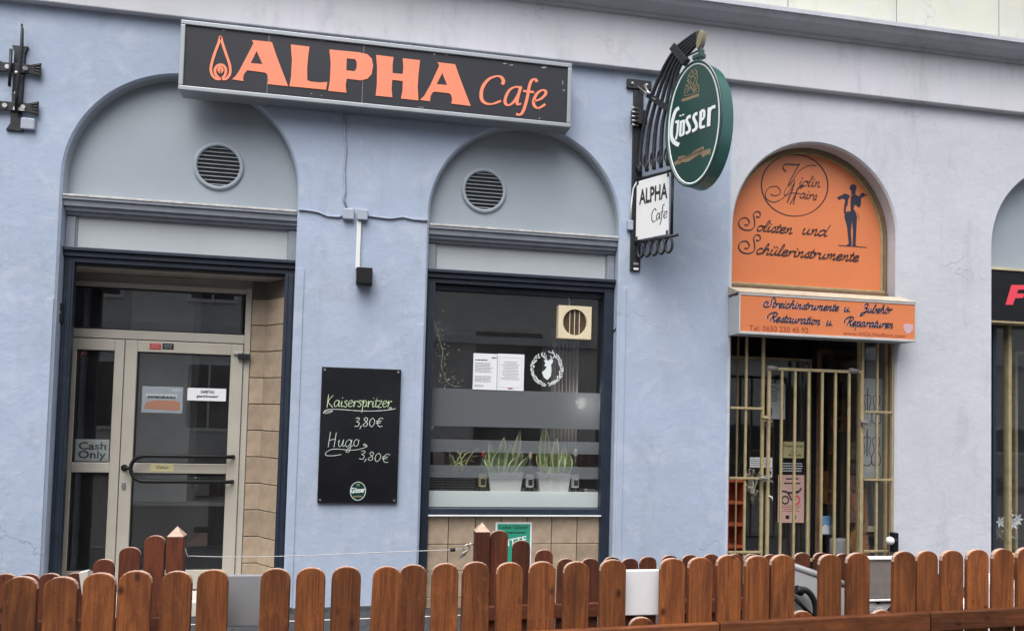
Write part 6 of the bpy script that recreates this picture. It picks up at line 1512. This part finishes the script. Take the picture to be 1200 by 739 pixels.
YBF = -2.25
darkrail = wood('dark_rail_wood', (0.085, 0.025, 0.011), (0.05, 0.014, 0.008), (0.028, 0.009, 0.006))
for nd in darkrail.node_tree.nodes:
    if nd.type == 'MAPPING':
        s3 = nd.inputs['Scale'].default_value; s3[0], s3[2] = s3[2], s3[0]
def back_fence(lab, post, pk, x_end):
    pp = P(post[0], post[1], YBF); t = thing('picket_fence', (pp.x, YBF, gz(pp.x)), lab, 'fence')
    o = MB(); hw = .037; zt_ = pp.z-.045; zb_ = gz(pp.x)
    o.box(pp.x-hw, pp.x+hw, YBF-hw, YBF+hw, zb_, zt_); o.build('gate_post', M['fence_back'], t, .003)
    o = MB(); o.add([(pp.x-hw, YBF-hw, zt_+.0005), (pp.x+hw, YBF-hw, zt_+.0005), (pp.x+hw, YBF+hw, zt_+.0005), (pp.x-hw, YBF+hw, zt_+.0005), (pp.x, YBF, pp.z)], [(3, 2, 1, 0), (0, 1, 4), (1, 2, 4), (2, 3, 4), (3, 0, 4)]); o.build('post_cap', M['endgrain'], t)
    for px, py in pk:
        q = P(px, py, YBF); h_ = q.z-gz(q.x)-.03
        piece('picket', pmb, t, (q.x, YBF+random.uniform(-.002, .002), q.z-1.02), (0, random.uniform(-.008, .008), random.uniform(-.03, .03)))
    x0, x1 = sorted((pp.x+(hw if x_end > pp.x else -hw), x_end))
    for dz in (.575, .22): rail_piece(x0, x1, dz, .07, YBF-.045, YBF-.0125, darkrail, t, gz(0), .0125)
    return t
pmb = picket_mesh(.092, 1.02, .020, M['fence_back'], 'picket')
back_fence('rear picket fence rising in steps to a pointed post in front of the entrance', (208, 616), [(182.5, 627), (152.5, 640.5), (122.5, 654.5), (91, 670.5), (60, 671), (35, 671.5), (6, 671.5), (-20, 672)], -1.9)
back_fence('rear picket fence stepping down from a pointed post in front of the tiles', (565, 611.5), [(585.5, 621), (611.5, 632.5), (638, 643.5), (662, 654), (690, 653.5), (716, 652), (739.5, 653.5), (760, 651.5), (784, 650), (808, 649.5), (834, 648.5), (861, 648.5), (882, 648.5), (902, 649), (939, 647), (962, 647), (986, 648)], P(1000, 648, YBF).x)
# wire and padlock across the gap
W2 = lambda px, py, y=YBF: P(px, py, y)
o = MB(); o.tube([W2(217, 642), W2(218.5, 648), W2(221, 652.5), W2(222, 651), W2(260, 652), W2(300, 652), W2(360, 650.5), W2(430, 647.5), W2(480, 645.5), W2(528, 643.8), W2(546, 642)], .0020, 6)
solo(o.build('wire_rope', mat('white_coated_wire', (.42, .42, .42), .5)), 'thin white wire stretched between the two pointed fence posts', 'wire')
o = MB(); o.tube([W2(527.5, 643.9), W2(533.5, 643.6)], .009, 8); solo(o.build('wire_ferrule', M['black']), 'black ferrule on the thin white wire', 'ferrule')
c = W2(544, 647); pk = thing('padlock', (c.x, YBF, c.z-.035), 'small steel padlock hanging on the wire beside the right pointed post', 'padlock')
o = MB(); o.box(-.022, .022, -.009, .009, -.028, .012); o.v = [(c.x+x*math.cos(.5)-z*math.sin(-.5)*1, YBF+y, c.z+z*math.cos(.5)+x*math.sin(.5)) for x, y, z in o.v]; o.build('lock_body', M['steel'], pk, .004)
o = MB(); o.tube([(c.x-.004, YBF, c.z+.01), (c.x+.0, YBF, c.z+.035), (c.x+.016, YBF, c.z+.042), (c.x+.026, YBF, c.z+.03), (c.x+.022, YBF, c.z+.012)], .004, 8); o.build('shackle', M['steel'], pk)
e_ = W2(557, 638); o = MB(); o.tube([(c.x+.012, YBF, c.z+.035), ((c.x+e_.x)/2, YBF-.01, c.z+.045), (e_.x, YBF, e_.z)], .004, 6); o.build('eye_link', M['steel'], pk)

# terrace deck
dk = sheet('deck', -2.0, 3.4, -3.85, -2.345, -.03, M['deck'], .06)
dbm = None
for i in range(10):
    y0 = -3.84+i*.149
    o = MB(); o.add([(-2.0, y0, gz(-2)-.026), (3.4, y0, gz(3.4)-.026), (3.4, y0+.143, gz(3.4)-.026), (-2.0, y0+.143, gz(-2)-.026), (-2.0, y0, gz(-2)), (3.4, y0, gz(3.4)), (3.4, y0+.143, gz(3.4)), (-2.0, y0+.143, gz(-2))],
                    [(0, 3, 2, 1), (4, 5, 6, 7), (0, 1, 5, 4), (1, 2, 6, 5), (2, 3, 7, 6), (3, 0, 4, 7)])
    o.build('deck_board', M['deck'], dk, .004)

# things behind the front pickets
Q = lambda px, py, y: P(px, py, y)
def board(name, px0, py0, px1, py1, y, m_, lab, cat_='panel', th=.02):
    A_, B_ = Q(px0, py0, y), Q(px1, py1, y); zb_ = B_.z
    o = MB(); o.box(A_.x, B_.x, y, y+th, zb_, A_.z); return solo(o.build(name, m_, None, .003), lab, cat_)
bA = board('panel', 262, 674, 312, 733, YFN+.09, M['greyp'], 'plain grey panel filling a gap on the left of the front pickets')
bB = board('panel', 731, 668, 776, 720, YFN+.03, mat('matt_white_board', (.66, .66, .68), .5, var=.02), 'blank white panel filling a gap in the middle of the front pickets')
yb = YFN+.22
gb = thing('panel', (Q(945, 739, yb).x, yb, gz(1.6)), 'slanted grey board with a curved black hose behind the pickets', 'panel')
o = MB(); o.prism([(Q(*p, yb).x, Q(*p, yb).z) for p in [(922, 661), (998, 688), (998, 760), (922, 760)]][::-1], yb, yb+.02); o.build('board', mat('light_grey_board', (.36, .37, .38), .5), gb, .003)
o = MB(); l_, r_ = Q(922, 660.5, yb-.01), Q(998, 687.5, yb-.01); o.tube([(l_.x, yb+.008, l_.z), (r_.x, yb+.008, r_.z)], .014, 8); o.build('top_edge', M['greyp'], gb)
hp = [Q(*p, yb-.03) for p in ((938, 690), (944, 691), (950, 696), (954.5, 705), (956, 716), (956, 745))]
o = MB(); pth = cat(hp, 10); o.tube(pth, [.0105+.0015*(k % 2) for k in range(len(pth))], 10); o.build('hose', M['rubber'], gb)
o = MB(); o.tube([Q(932.5, 690, yb-.03), Q(940, 693, yb-.03)], .017, 8); o.build('hose_fitting', M['black'], gb)
o = MB(); o.tube([Q(928, 697, yb-.025), Q(952, 722, yb-.025)], .008, 6); o.build('strap', M['black'], gb)
yb = YFN+.26
A_, B_ = Q(1008, 654, yb), Q(1052, 701, yb)
tb = thing('screen_panel', ((A_.x+B_.x)/2, yb+.15, gz(1.9)), 'taupe screen panel with white rims and a lattice base behind the right pickets', 'panel')
o = MB(); o.box(A_.x, B_.x, yb, yb+.03, B_.z, A_.z-.006); o.build('screen_sheet', M['taupe'], tb, .006)
o = MB(); o.box(A_.x-.004, B_.x+.004, yb-.006, yb+.036, A_.z-.0055, A_.z+.003); o.build('rim', M['white'], tb, .002)
o = MB(); o.box(A_.x-.004, B_.x+.004, yb-.006, yb+.036, B_.z-.008, B_.z-.0005); o.build('rim', M['white'], tb, .002)
o = MB(); zl0 = B_.z-.10
o.box(A_.x+.004, B_.x-.004, yb+.012, yb+.03, gz(1.9), B_.z-.009); o.build('lower_sheet', M['mech'], tb)
o = MB()
for k in range(-10, 24):
    for sgn in (-1, 1):
        xa_ = A_.x+k*.012; xb_ = xa_+sgn*.10; za_, zb_ = B_.z-.010, zl0
        lo, hi = A_.x, B_.x
        if min(xa_, xb_) < lo or max(xa_, xb_) > hi: continue
        o.tube([(xa_, yb+.004-.002*sgn, za_), (xb_, yb+.004-.002*sgn, zb_)], .0018, 4)
o = o.build('lattice', M['white'], tb); o['kind'] = 'stuff'
yb = YFN+.45
c = Q(1086, 690, yb); wc = thing('wooden_chair', (c.x, yb, gz(2.2)), 'wooden chair with a rounded back behind the right end of the front pickets', 'chair')
o = MB(); A_, B_ = Q(1068, 668, yb), Q(1104, 720, yb); w_ = (B_.x-A_.x)/2; 
o.prism([(c.x-w_, B_.z), (c.x+w_, B_.z)]+[(c.x+w_*math.cos(math.pi*k/12), A_.z-w_*.55+w_*.55*math.sin(math.pi*k/12)) for k in range(13)], yb, yb+.02); o.build('backrest', M['fence'], wc, .004)
zs_ = gz(2.2)+.45
o = MB(); o.box(c.x-.2, c.x+.2, yb+.03, yb+.43, zs_, zs_+.025); o.build('seat', M['fence'], wc, .006)
for sx in (-1, 1):
    o = MB(); o.box(c.x+sx*.09-.018, c.x+sx*.09+.018, yb+.0205, yb+.05, zs_-.0, B_.z+.08); o.build('back_post', M['fence'], wc, .003)
    for y_ in (yb+.05, yb+.39):
        o = MB(); o.box(c.x+sx*.17-.018, c.x+sx*.17+.018, y_-.018, y_+.018, gz(2.2)+.001, zs_-.0005); o.build('leg', M['fence'], wc, .003)
# low bench with white seat covers seen in the gaps at the right
yb = YFN+.36; zq = Q(1130, 706, yb).z
bn = thing('terrace_bench', (2.35, yb+.15, gz(2.3)), 'low white bench behind the right end of the front pickets', 'bench')
o = MB(); o.box(Q(1058, 706, yb).x, Q(1058, 706, yb).x+1.0, yb+.16, yb+.5, zq-.24, zq-.19); o.build('seat', M['white'], bn, .006)
for k in range(2):
    for y_ in (yb+.2, yb+.46):
        x_ = Q(1058, 706, yb).x+.06+k*.88; o = MB(); o.box(x_-.02, x_+.02, y_-.02, y_+.02, gz(2.3)-.02, zq-.2405); o.build('leg', M['white'], bn, .003)
for k, (px0, px1, py, lab) in enumerate(((1062, 1080, 690, 'white cushion nearest the taupe screen in the gaps of the front pickets'), (1094, 1112, 696, 'white cushion second from the taupe screen behind the front pickets'), (1125, 1141, 703, 'white cushion third from the taupe screen behind the front pickets'), (1181, 1196, 680, 'white cushion at the far right behind the front pickets'))):
    A_, B_ = Q(px0, py, yb+.2), Q(px1, py, yb+.2)
    o = MB(); o.box(A_.x-.03, B_.x+.03, yb+.18, yb+.44, zq-.189, A_.z); solo(o.build('cushion', mat('white_cover_fabric', (.70, .68, .72), .8, var=.05, bump=.2, bscale=30), None, .05, 4), lab, 'cushion', 'white cushions on the bench')
# small white slat leaning at the left
o = MB(); A_, B_ = Q(97, 669, YFN+.25), Q(103, 712, YFN+.25); o.prism([(A_.x-.012, A_.z-.004), (A_.x+.014, A_.z+.002), (B_.x+.012, B_.z), (B_.x-.012, B_.z)][::-1], YFN+.25, YFN+.275)
solo(o.build('slat', M['stepw'], None, .002), 'small white slat leaning between the left pickets', 'slat')
# pale seam on the pavement
d = ray(420, 725); tt = (gz(0)-CAM.z)/d.z; ys_ = CAM.y+d.y*tt
o = MB(); o.add([(-2.2, ys_-.012, gz(-2.2)+.004), (3.0, ys_-.012, gz(3)+.004), (3.0, ys_+.012, gz(3)+.004), (-2.2, ys_+.012, gz(-2.2)+.004)], [(0, 1, 2, 3)]); struct(o.build('pavement_seam', M['stepw']))

# ================================================================== across the street (seen as reflections in the glass)
YO = -18.8
op = thing('opposite_building', (4, YO, 0), 'pale plastered house across the street, seen only as reflections in the shop glass', 'building')
o = MB(); o.box(-30, 45, YO-1, YO, -.3, 11.5); o.build('wall', M['opp'], op)
o = MB(); o.box(-30, 45, YO+.001, YO+.25, 4.0, 4.25); o.build('string_course', M['frieze'], op)
o = MB(); o.box(-30, 45, YO+.001, YO+.5, 11.2, 11.6); o.build('eaves', M['cornice'], op)
wf = MB(); wf.box(-.75, -.65, 0, .08, 0, 2.2); wf.box(.65, .75, 0, .08, 0, 2.2); wf.box(-.65, .65, 0, .08, 2.1, 2.2); wf.box(-.65, .65, 0, .08, 0, .1); wf.box(-.03, .03, 0, .06, .1, 2.1)
wfo = wf.build('window_frame', M['white']); wfm = wfo.data; bpy.data.objects.remove(wfo)
wpn = MB(); wpn.box(-.65, .65, .001, .03, .1, 2.1); wpo = wpn.build('window_pane', M['opp_dark']); wpm = wpo.data; bpy.data.objects.remove(wpo)
for r_ in range(3):
    for i in range(18):
        x_ = -22+i*3.4; z_ = (.9, 5.0, 8.4)[r_]
        if r_ < 2 and -3 < x_ < 9: continue                       # windows left out here so no crisp panes reflect in the cafe glass
        piece('window_frame', wfm, op, (x_, YO+.002, z_)); piece('window_pane', wpm, op, (x_, YO+.002, z_))
A_, B_ = P(558, 388, -YO+.4), P(632, 520, -YO+.4)
o = MB(); o.box(A_.x, B_.x, YO+.035, YO+.09, .2, A_.z); o.build('dark_doorway', M['opp_dark'], op)
def car(x, y, m_, lab):
    c = thing('parked_car', (x, y, gz(x)-.13), lab, 'car', 'cars parked across the street'); ORG[c.name] = Vector((0, 0, 0))
    low = [(-2.1, .35), (-2.15, .62), (-2.0, .85), (-1.2, .95), (1.5, .95), (2.05, .88), (2.15, .6), (2.1, .35)]
    cab = [(-1.25, .951), (-.55, 1.42), (.2, 1.48), (1.0, 1.42), (1.75, .951)]
    for pts, hw, nm, mm_, bv in ((low, .86, 'body', m_, .06), (cab, .72, 'cabin', M['opp_dark'], .05)):
        o = MB(); o.prism(pts[::-1], -hw, hw); o.build(nm, mm_, c, bv, 3)
    o = MB(); o.prism([(-.55, 1.421), (.2, 1.481), (1.0, 1.421), (.95, 1.46), (.2, 1.52), (-.5, 1.46)], -.70, .70); o.build('roof', m_, c, .01)
    for wx in (-1.35, 1.3):
        for wy in (-.80, .80):
            o = MB(); o.disc((wx, .32), .32, wy-.1, wy+.1, 24); wh = o.build('wheel', M['rubber'], c, .02)
            o = MB(); o.disc((wx, .32), .2, wy-.105, wy+.105, 16); o.build('rim', M['steel'], wh)
    for wy in (-.6, .6):
        o = MB(); o.box(2.06, 2.13, wy-.18, wy+.18, .62, .76); o.build('headlight', M['glass'], c, .02)
    return c
car(8.2, -9.6, mat('dark_grey_car_paint', (.03, .03, .035), .2, coat=.6), 'dark grey parked car across the street, reflected in the shop glass')
car(14.6, -9.6, mat('silver_car_paint', (.35, .36, .38), .3, .4, coat=.6), 'silver parked car across the street, reflected in the far right glass')
